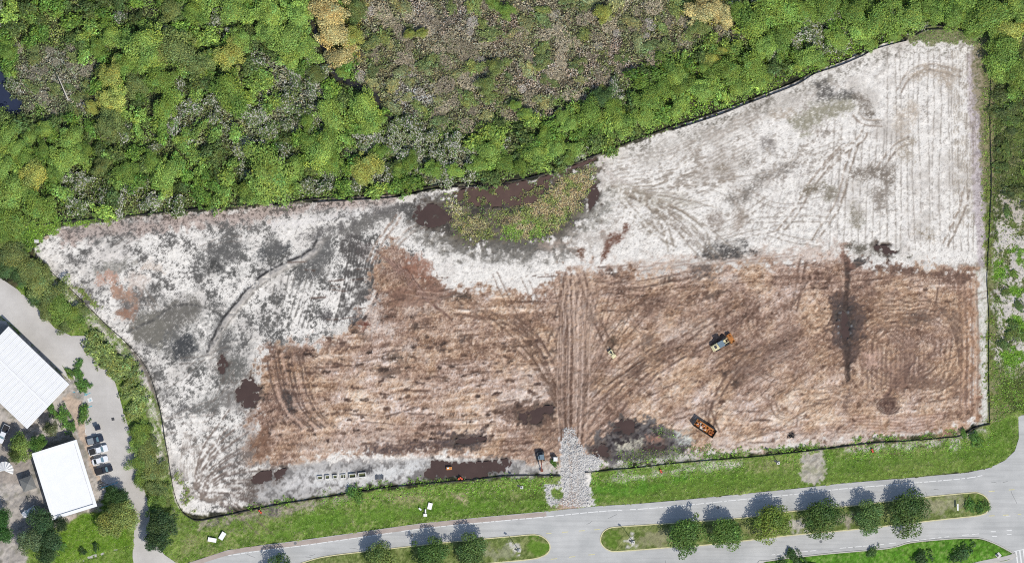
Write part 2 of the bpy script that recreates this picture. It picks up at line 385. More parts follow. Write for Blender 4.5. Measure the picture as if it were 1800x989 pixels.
VERGE_S = [(1290, 1070), (1330, 993), (1350, 985), (1450, 973), (1560, 963), (1600, 953), (1660, 947), (1700, 945), (1725, 946), (1752, 956), (1783, 974), (1770, 985), (1740, 989), (1715, 1000), (1700, 1070)]
LOT = [(-80, 470), (0, 488), (30, 508), (60, 535), (95, 575), (125, 590), (150, 590), (165, 603), (180, 625), (197, 655), (208, 690), (216, 720), (224, 745), (235, 775), (243, 815), (250, 850), (262, 885), (264, 900), (262, 930), (272, 955), (290, 975), (312, 990), (300, 1070), (232, 1070), (232, 989), (236, 930), (238, 905), (215, 870), (190, 850), (178, 845), (150, 760), (148, 735), (140, 720), (150, 690), (125, 660), (108, 640), (126, 672), (72, 620), (24, 573), (2, 556), (-80, 500)]
YARD = [(-80, 620), (0, 560), (20, 570), (130, 670), (155, 690), (155, 740), (190, 850), (180, 890), (160, 905), (90, 925), (40, 955), (50, 1000), (20, 1070), (-80, 1070)]
POND = [(796, 338), (850, 325), (905, 322), (955, 312), (1010, 291), (1042, 279), (1044, 282), (1020, 293), (988, 303), (966, 318), (962, 338), (935, 354), (900, 360), (850, 362), (812, 356)]
PUDDLES = {  # name: outline
 'pool': ell(757, 379, 31, 17, 8), 'strip': ell(1041, 346, 7, 20, 20), 'west': ell(436, 690, 19, 23), 'slot': ell(391, 642, 6, 15),
 'trench': ell(1484, 572, 7, 22, -8), 'verge': [(740, 832), (764, 808), (800, 812), (850, 812), (890, 806), (900, 818), (880, 830), (830, 838), (770, 842)],
 'verge_w': [(440, 838), (462, 830), (500, 824), (506, 832), (480, 842), (452, 850)], 'mid': [(915, 726), (940, 718), (968, 714), (972, 722), (950, 735), (938, 746), (918, 742)],
 'bog': [(1082, 745), (1100, 738), (1118, 742), (1112, 760), (1092, 765), (1080, 757)], 'bog2': ell(1056, 792, 14, 9, 10), 'ridge': ell(1558, 439, 20, 4.5, 12),
 'streak': ell(828, 773, 24, 4, -6), 'bog3': ell(1150, 787, 18, 4, -8)}

# ------------------------------------------------------------------ 1  forest floor and the land round the site
ALL = (slice(0, NY), slice(0, NX))
C[:] = alb((84, 82, 58)); C[:] += (alb((46, 48, 36)) - C) * sst(-0.6, 1.1, n10 + 0.6 * n25)[..., None]
H += 0.05 * n10 + 0.06 * n25 + 0.03 * n4
VD[:] = 0; VC[:] = alb((92, 122, 48)); VH[:] = 0.5
def veg(poly, dens, cols, hgt, soft=10, na=6, nf=None, patch=25, pw=(0.5, 1.0), seed=0):
    """low plants on an area: cover, two tones in patches, height"""
    w, m = reg(poly, soft, na, nf)
    k = F(patch, seed=90 + seed)[w] + 0.5 * n10[w]
    t = sst(-pw[0], pw[1], k)[..., None]
    col = alb(cols[0]).astype(np.float32) * (1 - t) + alb(cols[1]).astype(np.float32) * t
    mm = m[..., None]
    VC[w] = VC[w] * (1 - mm) + col * mm
    VD[w] = VD[w] * (1 - m) + dens * m; VH[w] = VH[w] * (1 - m) + hgt * m
veg(FOREST, 1.0, ((104, 128, 60), (88, 100, 58)), .9, 4, 3)
veg([(-80, -80), (180, -80), (120, 85), (30, 90), (-80, 110)], 1.0, ((120, 132, 70), (92, 110, 52)), 1.0, 12, 8, None, 26, seed=31)
veg([(1130, 130), (1300, 60), (1640, -80), (1900, -80), (1900, 60), (1640, 44), (1480, 100), (1300, 180), (1130, 235)], 1.0, ((108, 140, 56), (124, 150, 62)), .9, 14, 10, None, 24, seed=32)
BROWN = [(622, -80), (1285, -80), (1290, 55), (1200, 85), (1130, 110), (1090, 150), (1030, 160), (980, 205), (900, 205), (830, 238), (745, 215), (695, 205), (655, 160), (612, 110), (625, 60)]
veg(BROWN, 0.9, ((142, 134, 110), (106, 110, 74)), 0.7, 36, 26, n25, 40, (.7, .5), seed=1)
w, m = reg(BROWN, 24, 16, n25); mixc(w, m * 0.75, (98, 90, 76)); mixc(w, m * sst(0, 1.2, n10[w]) * .7, (62, 56, 48))
for pl, cs in (([(640, 90), (760, 70), (800, 130), (740, 180), (660, 150)], ((122, 118, 84), (96, 106, 60))), ([(840, 20), (960, 0), (960, 70), (860, 90)], ((112, 118, 76), (134, 120, 104))), ([(960, 90), (1100, 60), (1120, 120), (1000, 160)], ((104, 112, 66), (146, 130, 114))), ([(840, 130), (960, 120), (960, 190), (860, 200)], ((108, 114, 68), (140, 126, 108))), ([(1150, 0), (1210, 0), (1200, 70), (1140, 80)], ((120, 116, 84), (104, 108, 66))), ([(720, 0), (850, 0), (820, 60), (730, 50)], ((150, 138, 124), (116, 108, 96))), ([(880, 90), (1010, 100), (1050, 150), (960, 190), (900, 150)], ((152, 138, 122), (112, 104, 84)))):
    veg(pl, .95, cs, .8, 22, 14, n25, 18, seed=40 + len(cs) + int(pl[0][0]) % 7)
veg([(690, 140), (745, 140), (760, 180), (720, 200), (690, 185)], 0.9, ((165, 160, 148), (132, 128, 110)), 0.5, 14, 8, None, 16, seed=2)
veg([(560, 0), (640, 0), (632, 100), (625, 112), (598, 112), (585, 80), (555, 60)], 1.0, ((172, 158, 84), (140, 132, 66)), 1.0, 8, 5, None, 20, seed=3)
veg([(1205, -20), (1285, -20), (1285, 45), (1240, 62), (1200, 40)], 1.0, ((158, 150, 78), (122, 120, 60)), 1.0, 12, 8, None, 20, seed=4)
veg([(28, 85), (90, 75), (150, 95), (165, 150), (150, 195), (110, 212), (45, 195), (25, 140)], 0.9, ((136, 134, 116), (104, 112, 76)), 0.7, 22, 16, n25, 18, seed=5)
w, m = reg([(28, 85), (90, 75), (150, 95), (165, 150), (150, 195), (110, 212), (45, 195), (25, 140)], 20, 14, n25); mixc(w, m * .6, (92, 88, 74))
veg([(425, 85), (560, 85), (578, 140), (600, 190), (565, 240), (470, 205), (430, 175)], 1.0, ((150, 150, 124), (92, 104, 60)), 1.2, 14, 10, None, 14, seed=6)
veg([(300, 185), (480, 190), (480, 260), (360, 265), (310, 240)], 1.0, ((128, 134, 92), (88, 100, 50)), 1.2, 14, 10, None, 14, seed=7)
veg([(610, 255), (700, 240), (830, 270), (850, 310), (700, 320), (620, 318)], 1.0, ((134, 138, 110), (86, 110, 48)), 1.0, 12, 10, None, 14, seed=8)
veg([(80, 300), (420, 250), (420, 350), (200, 370), (90, 380)], 1.0, ((104, 116, 62), (76, 92, 40)), 1.2, 14, 10, None, 18, seed=9)
veg([(1390, 20), (1460, 20), (1470, 90), (1400, 100)], 1.0, ((140, 144, 118), (84, 110, 48)), 1.0, 10, 10, None, 14, seed=10)
veg([(1130, 110), (1500, 60), (1640, 40), (1590, 60), (1350, 150), (1150, 215)], 1.0, ((98, 128, 46), (112, 138, 50)), 0.8, 14, 8, None, 26, seed=11)
# tree-gap shade painted as a sunken dark strip; dark water by the west edge
TREE_GAP = smooth_line([(505, -30), (528, 5), (548, 48), (562, 80), (580, 112), (590, 135), (612, 145), (640, 158), (655, 166), (672, 190), (690, 214)], 6)
wd = [9, 8]
line(TREE_GAP, 9, (46, 44, 40), 0.95, -0.55, 0.25, 3, 3.5)
w = win(TREE_GAP, 14); s_ = sdist(TREE_GAP, GU[w], GV[w], False); VD[w] *= sst(3, 9, s_ + 3 * n10[w])
WPOOL = [(-40, 108), (10, 112), (18, 132), (12, 150), (22, 168), (40, 176), (36, 196), (10, 204), (-40, 200)]
w, m = reg(WPOOL, 5, 3); H[w] -= 0.5 * m; VD[w] *= 1 - m; mixc(w, m, (52, 56, 66))
# strip east of the site: scrub, then white sand with plants, then rough grass
EAST = [(1722, 60), (1890, 60), (1890, 740), (1790, 730), (1785, 770), (1740, 800), (1722, 760)]
w, m = reg(EAST, 3, 2); mixc(w, m, (112, 122, 68)); mixc(w, m * sst(.1, 1.4, n25[w] + .5 * n10[w] + .4 * n4[w]) * .7, (74, 80, 46)); mixc(w, m * sst(.3, 1.5, -n25[w] + .5 * n10[w] + .5 * n4[w]) * .6, (158, 150, 116)); CLS[w][m > .5] = 3
veg([(1748, 60), (1890, 60), (1890, 700), (1748, 700)], 0.7, ((84, 104, 46), (70, 82, 42)), 0.5, 4, 2, None, 25, seed=12)
for pl, c1, den in (([(1752, 340), (1900, 360), (1900, 420), (1790, 410), (1760, 400)], (196, 186, 172), .3), ([(1752, 395), (1900, 390), (1900, 650), (1770, 660), (1744, 630), (1746, 440)], (210, 202, 192), .34)):
    w, m = reg(pl, 10, 10, None, 5); mm = m * sst(-0.8, 0.6, n25[w] * .7 + .8 * n10[w] + .6 * n4[w] + .3 * n2[w] + .5); mixc(w, mm, c1); VD[w] *= 1 - mm * 0.9; CLS[w][m > .6] = 1
for e in (ell(1790, 575, 16, 20), ell(1785, 510, 12, 10), ell(1780, 630, 20, 18), ell(1760, 480, 10, 20), ell(1792, 450, 12, 14)):
    w, m = reg(e, 6, 5); mixc(w, m * .85, (96, 132, 44)); VD[w] = np.maximum(VD[w], m * .9); VC[w] += (alb((100, 140, 44)) - VC[w]) * m[..., None]
veg([(1745, 640), (1890, 660), (1890, 735), (1790, 735), (1785, 790), (1745, 790)], .7, ((98, 128, 46), (84, 104, 44)), .4, 8, 5, None, 25, seed=13)
stain(ell(1768, 735, 7, 26, 12), (150, 140, 105), 4, 3, 2, .7)

# ------------------------------------------------------------------ 2  road verges and lawns
GRASS = [(60, 392), (60, 452), (95, 482), (155, 540), (225, 606), (282, 720), (300, 830), (322, 902), (345, 916), (470, 893), (560, 878), (660, 862), (830, 846), (985, 836), (1030, 830), (1200, 812), (1440, 790), (1680, 768), (1740, 745), (1795, 720), (1795, 800), (1740, 824), (1300, 870), (960, 900), (520, 954), (290, 1010), (-90, 1070), (-90, 940), (-90, 640), (60, 470)]
def grass(poly, base=(122, 146, 66), soft=2.5, lush=(150, 166, 88), deep=(92, 124, 44), na=1.0):
    w, m = reg(poly, soft, na)
    mixc(w, m, base)
    mixc(w, m * sst(0, 1.6, n25[w] + .5 * n10[w]) * .55, lush); mixc(w, m * sst(0.1, 1.8, -n60[w] + .5 * n10[w]) * .6, deep)
    mixc(w, m * np.clip(.22 * n2[w] + .26 * n4[w], 0, .5), (168, 172, 118)); mixc(w, m * np.clip(-.22 * n2[w] - .26 * n4[w], 0, .5), (66, 86, 34))
    CLS[w][m > .5] = 3; H[w] += m * (0.03 * n2[w] + 0.03 * n4[w])
    return w, m
w, m = grass(GRASS)
VD[w] = VD[w] * (1 - m) + m * 0.12; VH[w] = VH[w] * (1 - m) + m * .12; VC[w] += (alb((104, 136, 50)) - VC[w]) * m[..., None]
w, m = reg([(340, 920), (600, 875), (985, 845), (1030, 838), (1440, 795), (1740, 750), (1790, 730), (1780, 800), (1300, 866), (960, 898), (520, 952), (300, 1000)], 6, 3)
mixc(w, m * sst(.2, 1.6, n60[w] + .6 * n25[w] + .5 * n4[w]) * .6, (148, 146, 100)); mixc(w, m * sst(.3, 1.6, -n25[w] + .6 * n10[w] + .5 * n4[w]) * .6, (74, 100, 38)); mixc(w, m * np.clip(.3 * n4[w] + .25 * n2[w] - .1, 0, .6), (176, 172, 128))
# mown bands along the road; rougher, drier strip by the fence
for pl, c1 in (([(520, 905), (900, 872), (950, 868), (960, 885), (640, 918), (470, 945)], (92, 132, 42)), ([(1040, 850), (1330, 828), (1620, 795), (1735, 775), (1770, 730), (1785, 740), (1760, 800), (1300, 860), (1045, 884)], (94, 126, 46)), ([(1100, 868), (1700, 812), (1735, 806), (1730, 820), (1110, 880)], (112, 132, 60)), ([(1040, 858), (1130, 848), (1200, 842), (1130, 865), (1042, 872)], (84, 140, 40))):
    w, m = reg(pl, 7, 5); mixc(w, m * .6, c1)
for pl, c1 in (([(350, 916), (470, 894), (600, 872), (622, 868), (625, 878), (560, 890), (490, 908), (460, 905), (400, 920), (350, 930)], (178, 166, 148)), ([(1060, 840), (1090, 832), (1130, 835), (1220, 815), (1310, 808), (1310, 818), (1230, 826), (1150, 836), (1080, 845)], (212, 204, 192)), ([(1480, 790), (1560, 778), (1660, 772), (1655, 784), (1580, 788), (1545, 792)], (206, 198, 188)), ([(668, 868), (700, 866), (750, 872), (740, 882), (690, 882)], (168, 158, 120)), ([(795, 866), (815, 868), (820, 885), (800, 882)], (182, 166, 138)), ([(1672, 772), (1690, 760), (1735, 750), (1735, 760), (1695, 772), (1680, 790)], (206, 198, 188))):
    w, m = reg(pl, 3, 3, None, 3); mixc(w, m * np.clip(.85 + .3 * n4[w], 0, 1), c1); VD[w] *= 1 - .6 * m
for a, b, c_, d_ in ((1160, 826, 1310, 812), (1380, 800, 1460, 795), (1500, 792, 1640, 780), (700, 862, 960, 845), (560, 880, 760, 858), (1030, 838, 1150, 828), (1660, 778, 1750, 765)):
    pl = [(a, b - 5), (c_, d_ - 6), (c_, d_ + 14), (a, b + 14)]
    w, m = reg(pl, 5, 6, None, 3); VD[w] = np.maximum(VD[w], m * .55); VH[w] = np.maximum(VH[w], m * .35); VC[w] += (alb((102, 142, 46)) - VC[w]) * (m * .8)[..., None]
stain([(860, 880), (940, 866), (958, 866), (956, 876), (900, 886)], (84, 90, 50), 4, 3, 2, .6)
# yards by the two roofs
w, m = reg(YARD, 4, 3); mixc(w, m, (198, 190, 180)); mixc(w, m * sst(-.2, 1.4, n25[w]) * .7, (160, 154, 146)); mixc(w, m * sst(.4, 1.6, n10[w]) * .5, (118, 116, 100)); CLS[w][m > .5] = 1; VD[w] *= 1 - m
for pl, c1 in (([(128, 690), (160, 720), (190, 850), (176, 855), (140, 770), (112, 700)], (204, 182, 160)), ([(84, 778), (132, 762), (136, 772), (62, 795)], (150, 142, 126)), ([(120, 908), (145, 902), (137, 930), (118, 925)], (206, 190, 180)), ([(0, 740), (22, 740), (60, 790), (60, 800), (40, 850), (0, 850)], (170, 160, 150))):  # includes the flat roof's cast shadow, painted as a darker strip
    w, m = reg(pl, 3, 2); mixc(w, m * .9, c1)
LAWN = [(95, 955), (120, 920), (145, 900), (200, 905), (235, 955), (150, 978), (100, 992), (92, 975)]
w, m = grass(LAWN, (104, 140, 40), 3, (128, 160, 46), (84, 122, 30))
w, m = grass([(150, 985), (232, 958), (236, 1000), (120, 1070)], (114, 142, 52), 3)
w, m = grass(VERGE_S, (92, 146, 42), 2.5, (112, 160, 52), (70, 118, 32)); VD[w] *= 1 - .6 * m
w, m = grass([(1735, 1000), (1775, 990), (1790, 995), (1780, 1070), (1720, 1070)], (92, 146, 42), 2.5)
for isl in (ISL_W, ISL_E):
    w, m = grass(isl, (116, 130, 70), 1.5, (140, 142, 90), (90, 108, 48), .4); VD[w] *= 1 - .7 * m
for e, c1, op in ((ell(1160, 947, 45, 14, -4), (158, 152, 122), .7), (ell(1650, 888, 45, 14, -6), (168, 162, 136), .7), (ell(880, 972, 30, 10), (170, 166, 146), .55), (ell(1718, 886, 16, 16), (92, 124, 46), .7), (ell(1072, 948, 15, 16), (92, 126, 40), .7), (ell(945, 960, 18, 16), (96, 136, 40), .7), (ell(1400, 925, 16, 12), (196, 188, 178), .9), (ell(1488, 916, 14, 12), (176, 164, 152), .8), (ell(1110, 952, 6, 8), (220, 214, 206), .9), (ell(910, 962, 6, 7), (220, 214, 206), .9), (ell(1340, 935, 30, 10), (150, 140, 110), .6)):
    w, m = reg(e, 5, 4, None, 3); mixc(w, m * op, c1)

# ------------------------------------------------------------------ 3  bare white sand of the site
w, msite = reg(SITE, 2.0, 1.4, None, 1.2)
mixc(w, msite, (244, 238, 227)); CLS[w][msite > .5] = 1; VD[w] *= 1 - msite; H[w] *= 1 - .5 * msite
SW = w
def grime(poly, bias, col=(92, 88, 83), soft=25, na=10, op=.85, fine=1.0):
    w, m = reg(poly, soft, na)
    g = sst(-.5, 2.3, .6 * n25[w] + .45 * n10[w] + fine * (.55 * n4[w] + .4 * n2[w]) + bias)
    mixc(w, m * g * op, col); H[w] -= .05 * m * g
# gentle tone change, grain
sp = np.random.default_rng(77).random((NY, NX)).astype(np.float32)
mixc(SW, msite * np.clip(.12 * n2[SW] + .1 * n4[SW], 0, .5), (150, 142, 134)); mixc(SW, msite * (sp[SW] < .04) * .35, (96, 90, 84)); H[SW] += msite * .02 * n2[SW]
mixc(SW, msite * sst(0.0, 1.8, n60[SW] + .4 * n10[SW]) * .4, (212, 203, 192))
stain([(1040, 466), (1200, 458), (1300, 440), (1480, 428), (1500, 448), (1400, 466), (1240, 478), (1060, 482)], (192, 172, 156), 10, 8, 4, .65, 0, .5)
for k in range(12): line([(1060 + 30 * k, 470 - 2 * k + 5 * (k % 3)), (1120 + 30 * k, 464 - 2 * k + 5 * (k % 3))], 2, (150, 124, 108), .5, -.04, .8)
mixc(SW, msite * sst(.2, 1.8, .7 * n60[SW] - .6 * n25[SW] + .3 * n10[SW]) * (GU[SW] > 1050) * .35, (186, 178, 166))
WEST = [(40, 380), (780, 340), (740, 480), (660, 560), (560, 610), (470, 620), (440, 820), (500, 900), (300, 930), (270, 700), (90, 500)]
grime(WEST, -.15, (92, 89, 85), 20, 10, .85)
grime([(380, 400), (660, 380), (660, 520), (560, 590), (460, 610), (380, 560), (330, 470)], -.15, (84, 84, 80), 25, 14, .8)
grime([(225, 540), (330, 515), (420, 520), (400, 640), (440, 700), (350, 720), (300, 700), (265, 640)], .15, (84, 84, 80), 22, 12, .85)
grime([(1040, 270), (1400, 140), (1480, 120), (1500, 250), (1300, 420), (1060, 440)], -.35, (150, 138, 124), 30, 12, .75)
grime([(1440, 110), (1724, 60), (1724, 470), (1300, 470), (1300, 400)], -1.25, (150, 140, 128), 20, 10, .7)
stain([(1120, 268), (1300, 200), (1440, 140), (1470, 128), (1440, 170), (1300, 225), (1130, 290)], (192, 184, 172), 12, 6, 4, .7)   # rough strip under the north fence
grime([(1100, 256), (1300, 186), (1440, 130), (1590, 72), (1600, 90), (1450, 150), (1300, 210), (1110, 275)], .5, (120, 114, 102), 8, 5, .8, 1.4)
grime([(1590, 76), (1722, 72), (1722, 95), (1600, 95)], .2, (130, 124, 108), 8, 5, .8, 1.4)
w, m = reg([(1700, 95), (1726, 95), (1732, 470), (1720, 470), (1708, 300)], 4, 1.5); mixc(w, m * .8, (200, 188, 186)); mixc(w, m * np.clip(.4 * n4[w] + .4 * n2[w], 0, .7), (150, 138, 134))
w, m = reg([(1713, 470), (1735, 470), (1736, 745), (1718, 745)], 2, 1.2); mixc(w, m, (226, 221, 210)); mixc(w, m * np.clip(.3 * n4[w] + .3 * n2[w], 0, .5), (150, 152, 124)); CLS[w][m > .5] = 1
# tan, stony band below the north fence on the west side
w, m = reg([(95, 398), (330, 374), (560, 356), (700, 346), (690, 362), (540, 374), (440, 392), (330, 400), (110, 428)], 7, 5, None, 2)
mixc(w, m * .9, (188, 170, 158)); mixc(w, m * np.clip(.45 * n4[w] + .5 * n2[w], 0, .85), (120, 106, 98))
w, m = reg([(200, 386), (440, 366), (700, 343), (700, 350), (440, 376), (200, 396)], 4, 3, None, 2); mixc(w, m * np.clip(.3 + .4 * n4[w] + .3 * n2[w], 0, .8), (84, 76, 68))
stain([(480, 385), (640, 366), (760, 350), (770, 360), (690, 372), (560, 392), (480, 405)], (232, 226, 218), 8, 4, 3, .8)
stain([(160, 425), (230, 420), (240, 450), (180, 465), (150, 450)], (232, 224, 214), 10, 6, 4, .7)
# east side: windrows of the grader, one every 12 units
for k, u0 in enumerate(np.arange(1560, 1722, 11.6) + 2.2 * np.sin(np.arange(14) * 2.3)[:len(np.arange(1560, 1722, 11.6))]):
    line(smooth_line([(u0, 88), (u0 + 3 * math.sin(k), 200), (u0 - 3 * math.cos(k * 1.7), 320), (u0 + 2, 440)]), 1.3, (140, 130, 118), .5, -.04, .5, 1.0, .5)
for k, u0 in enumerate(np.arange(1462, 1565, 12.5)):
    line([(u0 + 6, 210 + 10 * (k % 3)), (u0, 320), (u0 - 4, 440)], 1.3, (140, 130, 118), .5, -.04, .5, 1.0, .5)
for k, u0 in enumerate(np.arange(1310, 1470, 13)):
    line([(u0 + 22, 300), (u0 + 6, 360), (u0, 425)], 2, (160, 150, 142), .35, -.04, 1.1, 1.2, 1.6)
for k in range(9): line([(1675 + 4.4 * k, 90), (1680 + 4.4 * k, 250), (1676 + 4.4 * k, 400)], 1.8, (150, 136, 116), .35, -.05, 1.0, 1.0, 1.2)
for k in range(16):
    v0 = 250 + 7 * k; a = .55
    line([(1075, v0 + 30), (1180, v0 - 6 + 20), (1330, v0 - 62)], 2.2, (158, 146, 132), .4, -.05, 1.2, 1.1, 1.2)
for t in ([(1505, 252), (1490, 300), (1482, 330), (1470, 365), (1440, 410), (1432, 424)], [(1480, 262), (1452, 292), (1420, 335), (1400, 370), (1365, 415)], [(1520, 232), (1512, 246), (1480, 268), (1450, 300)], [(1700, 330), (1690, 370), (1672, 410), (1662, 430)], [(1505, 200), (1520, 215), (1550, 216)], [(1580, 160), (1598, 132), (1628, 118), (1660, 122), (1690, 130)], [(1600, 245), (1572, 262), (1545, 300)]):
    track(t, 10, 2.6, (138, 122, 106), .55)
for p, c_, op in (([(1595, 140), (1620, 118), (1660, 116), (1690, 128), (1670, 145), (1672, 160), (1660, 150), (1630, 128), (1610, 140)], (178, 164, 146), .8), ([(1575, 190), (1610, 180), (1625, 200), (1600, 215), (1580, 260), (1570, 230)], (190, 176, 158), .6), ([(1400, 200), (1460, 172), (1500, 172), (1502, 190), (1450, 215), (1410, 235), (1385, 212)], (158, 152, 132), .85), ([(1425, 142), (1450, 140), (1470, 160), (1505, 150), (1500, 170), (1440, 178)], (104, 100, 94), .75), ([(1505, 160), (1530, 180), (1540, 215), (1520, 205)], (120, 110, 98), .7), ([(1360, 200), (1400, 185), (1395, 200), (1365, 212)], (178, 164, 146), .7), ([(1495, 300), (1530, 290), (1575, 290), (1575, 310), (1560, 330), (1535, 312), (1500, 318)], (138, 128, 116), .85), ([(1530, 340), (1550, 320), (1565, 340), (1560, 372), (1540, 372)], (148, 138, 126), .75), ([(1500, 360), (1520, 370), (1512, 405), (1498, 395)], (150, 142, 126), .8), ([(1405, 325), (1440, 320), (1445, 336), (1410, 340)], (134, 124, 108), .8), ([(1452, 325), (1472, 328), (1470, 350), (1450, 350)], (140, 132, 116), .8), ([(1578, 240), (1605, 245), (1600, 285), (1582, 275)], (172, 160, 142), .8), ([(1610, 400), (1640, 412), (1640, 418), (1605, 410)], (150, 136, 116), .7), (ell(1270, 296, 12, 6), (150, 138, 122), .8), (ell(1312, 282, 8, 10), (128, 118, 106), .7), ([(1280, 350), (1310, 330), (1330, 310), (1400, 280), (1400, 292), (1340, 322), (1310, 352), (1290, 360)], (138, 130, 120), .8), ([(1245, 430), (1300, 420), (1318, 430), (1300, 452), (1240, 456), (1230, 445)], (120, 116, 110), .95), ([(1240, 440), (1310, 436), (1330, 443), (1260, 458), (1238, 452)], (84, 80, 76), .8), ([(1240, 385), (1262, 375), (1270, 392), (1262, 415), (1252, 395)], (158, 146, 134), .8), ([(1296, 360), (1310, 380), (1300, 410), (1290, 412)], (176, 162, 148), .8), ([(1485, 432), (1530, 428), (1580, 440), (1600, 452), (1560, 448), (1500, 446)], (112, 106, 94), .85), ([(1640, 465), (1720, 462), (1722, 478), (1640, 478)], (150, 134, 118), .7), ([(1050, 280), (1062, 300), (1070, 318), (1110, 325), (1080, 310), (1062, 282)], (196, 184, 172), .8), ([(1050, 320), (1120, 330), (1200, 345), (1230, 360), (1180, 365), (1080, 345)], (188, 180, 164), .6), ([(1340, 245), (1362, 242), (1362, 262), (1340, 268)], (140, 132, 124), .7)):
    stain(p, c_, 6, 4, 4, op)
for k in range(14):
    a = -0.35 + k * .13; x0, y0 = 1075 + 4 * k, 330 + 2 * k; L = 90 + 30 * ((k * 7) % 5)
    line(smooth_line([(x0, y0), (x0 + .5 * L, y0 + L * .5 * math.tan(a * .5)), (x0 + L, y0 + L * math.sin(a))]), 2, (140, 126, 110), .45, -.05, .9)
for t in ([(1120, 330), (1150, 370), (1172, 405), (1180, 440)], [(1100, 340), (1160, 355), (1230, 400), (1245, 440)], [(1090, 345), (1140, 400), (1190, 430)]): track(t, 9, 2.6, (146, 134, 118), .55)
for p, c_ in (([(1060, 425), (1075, 412), (1095, 405), (1100, 396), (1110, 396), (1108, 404), (1095, 416), (1080, 430), (1070, 452), (1052, 470), (1058, 445)], (122, 92, 78)), ([(1000, 440), (1018, 431), (1034, 436), (1024, 452), (1010, 448)], (116, 88, 72)), ([(1055, 390), (1062, 405), (1062, 425), (1055, 415)], (160, 140, 126))):
    stain(p, c_, 4, 3, 2, .85)
for k in range(12): stain(ell(1190 + 8 * (k % 6) + 3 * k, 400 + 9 * (k // 2), 6, 3, 20 * k), (140, 128, 116), 3, 2, 2, .6)
# west side: dark damp patches, berm, lines
WD = (104, 102, 98); WK = (74, 73, 70)
WM = sst(.1, 1.3, .8 * n60 + .6 * n25 + .25 * n10)
w, m = reg(WEST, 25, 10); mixc(w, m * WM[w] * .22, (160, 157, 151))
mixc(w, m * sst(.3, 1.9, .7 * n25[w] + .6 * n4[w] + .6 * n2[w]) * .6, (88, 86, 82))
for pl, op in (([(230, 545), (300, 520), (345, 530), (420, 540), (430, 600), (415, 660), (350, 650), (300, 640), (250, 610), (225, 585)], .75), ([(350, 415), (440, 405), (460, 460), (420, 490), (370, 490), (345, 450)], .6), ([(520, 440), (600, 425), (590, 490), (530, 500)], .55), ([(380, 610), (440, 610), (440, 690), (400, 720), (330, 730), (340, 690), (380, 670)], .6), ([(560, 400), (700, 365), (740, 380), (640, 410), (580, 425)], .7), ([(450, 835), (560, 830), (560, 868), (440, 888)], .5)):
    stain(pl, (128, 126, 120), 16, 9, 4, op * .42, 0, .6)
for p, c_, op in ((ell(402, 440, 16, 14), WD, .95), (ell(378, 448, 9, 20, -14), WD, .85), (ell(372, 470, 8, 9), WK, .7), (ell(480, 440, 22, 10, -10), (92, 92, 90), .9), (ell(480, 432, 10, 14), WD, .7), (ell(548, 468, 26, 16, -38), WD, .95), (ell(565, 440, 18, 12, -50), (110, 108, 104), .85), (ell(618, 428, 12, 20, 10), (92, 88, 84), .8), (ell(640, 438, 9, 10), (98, 90, 86), .7), (ell(640, 522, 8, 8), (90, 86, 82), .8), (ell(572, 552, 8, 8), (84, 80, 78), .9), (ell(628, 562, 14, 6, -45), (84, 80, 78), .8), (ell(324, 608, 17, 18), (76, 77, 77), .95), (ell(300, 560, 44, 18, -30), (118, 114, 106), .8), (ell(262, 580, 26, 22, 30), (124, 120, 110), .85), (ell(390, 600, 10, 30), (104, 102, 98), .8), (ell(405, 650, 20, 20), (112, 110, 104), .8), (ell(375, 708, 34, 10, -20), (124, 122, 116), .8), (ell(320, 720, 14, 5, -30), (92, 90, 88), .7), (ell(228, 530, 14, 20, 35), (118, 112, 106), .85), (ell(270, 508, 8, 5, -20), (98, 96, 92), .8), (ell(200, 470, 28, 8, -14), (148, 144, 134), .8), (ell(530, 852, 18, 8, -14), (88, 88, 88), .95), (ell(470, 856, 22, 8, -14), (112, 108, 102), .8), (ell(490, 870, 44, 7, -10), (120, 116, 110), .8), (ell(416, 700, 22, 20), (150, 144, 138), .4), (ell(445, 770, 12, 40), (150, 134, 124), .5), (ell(450, 790, 20, 22), (146, 122, 104), .5), (ell(690, 370, 40, 8, -14), (108, 104, 100), .8), (ell(640, 395, 60, 7, -18), (120, 116, 110), .8), (ell(725, 375, 14, 14), (92, 90, 86), .8), (ell(575, 405, 40, 5, -18), (110, 106, 102), .7), (ell(410, 500, 8, 4), WK, .6), (ell(520, 500, 8, 3), WK, .6), (ell(295, 690, 10, 6), WD, .5)):
    q0 = np.mean(p, 0); stain([tuple(q0 + (np.asarray(q_) - q0) * 1.3) for q_ in p], c_, 5, 4, 2.5, min(op * 1.05, 1), 0, .2)
for p, c_, op in ((ell(190, 492, 16, 11), (196, 158, 138), .9), (ell(205, 505, 9, 6), (108, 92, 84), .8), (ell(215, 515, 30, 12, 30), (178, 144, 122), .8), (ell(222, 552, 14, 10, 20), (158, 124, 104), .8), (ell(240, 490, 20, 14), (206, 190, 176), .6), (ell(270, 470, 16, 8), (200, 182, 164), .5)):
    stain(p, c_, 5, 5, 3, op)
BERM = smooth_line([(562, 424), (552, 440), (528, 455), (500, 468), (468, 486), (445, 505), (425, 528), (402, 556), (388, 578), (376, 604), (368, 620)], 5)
line(BERM, 12, (190, 183, 174), .75, .38, .2, 4, .5); line(offset(BERM, 5.5), 3.2, (66, 64, 62), .72, -.1, .3, 1.2); line(offset(BERM, -7), 2.2, (120, 116, 110), .5, -.05, .5, 1.2)  # the dark line paints the berm's shaded north-west side into the sand colour
line(smooth_line([(392, 556), (360, 540), (330, 534), (300, 538), (270, 560), (225, 582)]), 4, (92, 90, 86), .65, -.1, .35)
track([(246, 502), (262, 525), (275, 542)], 9, 2.5, (130, 122, 112), .6)
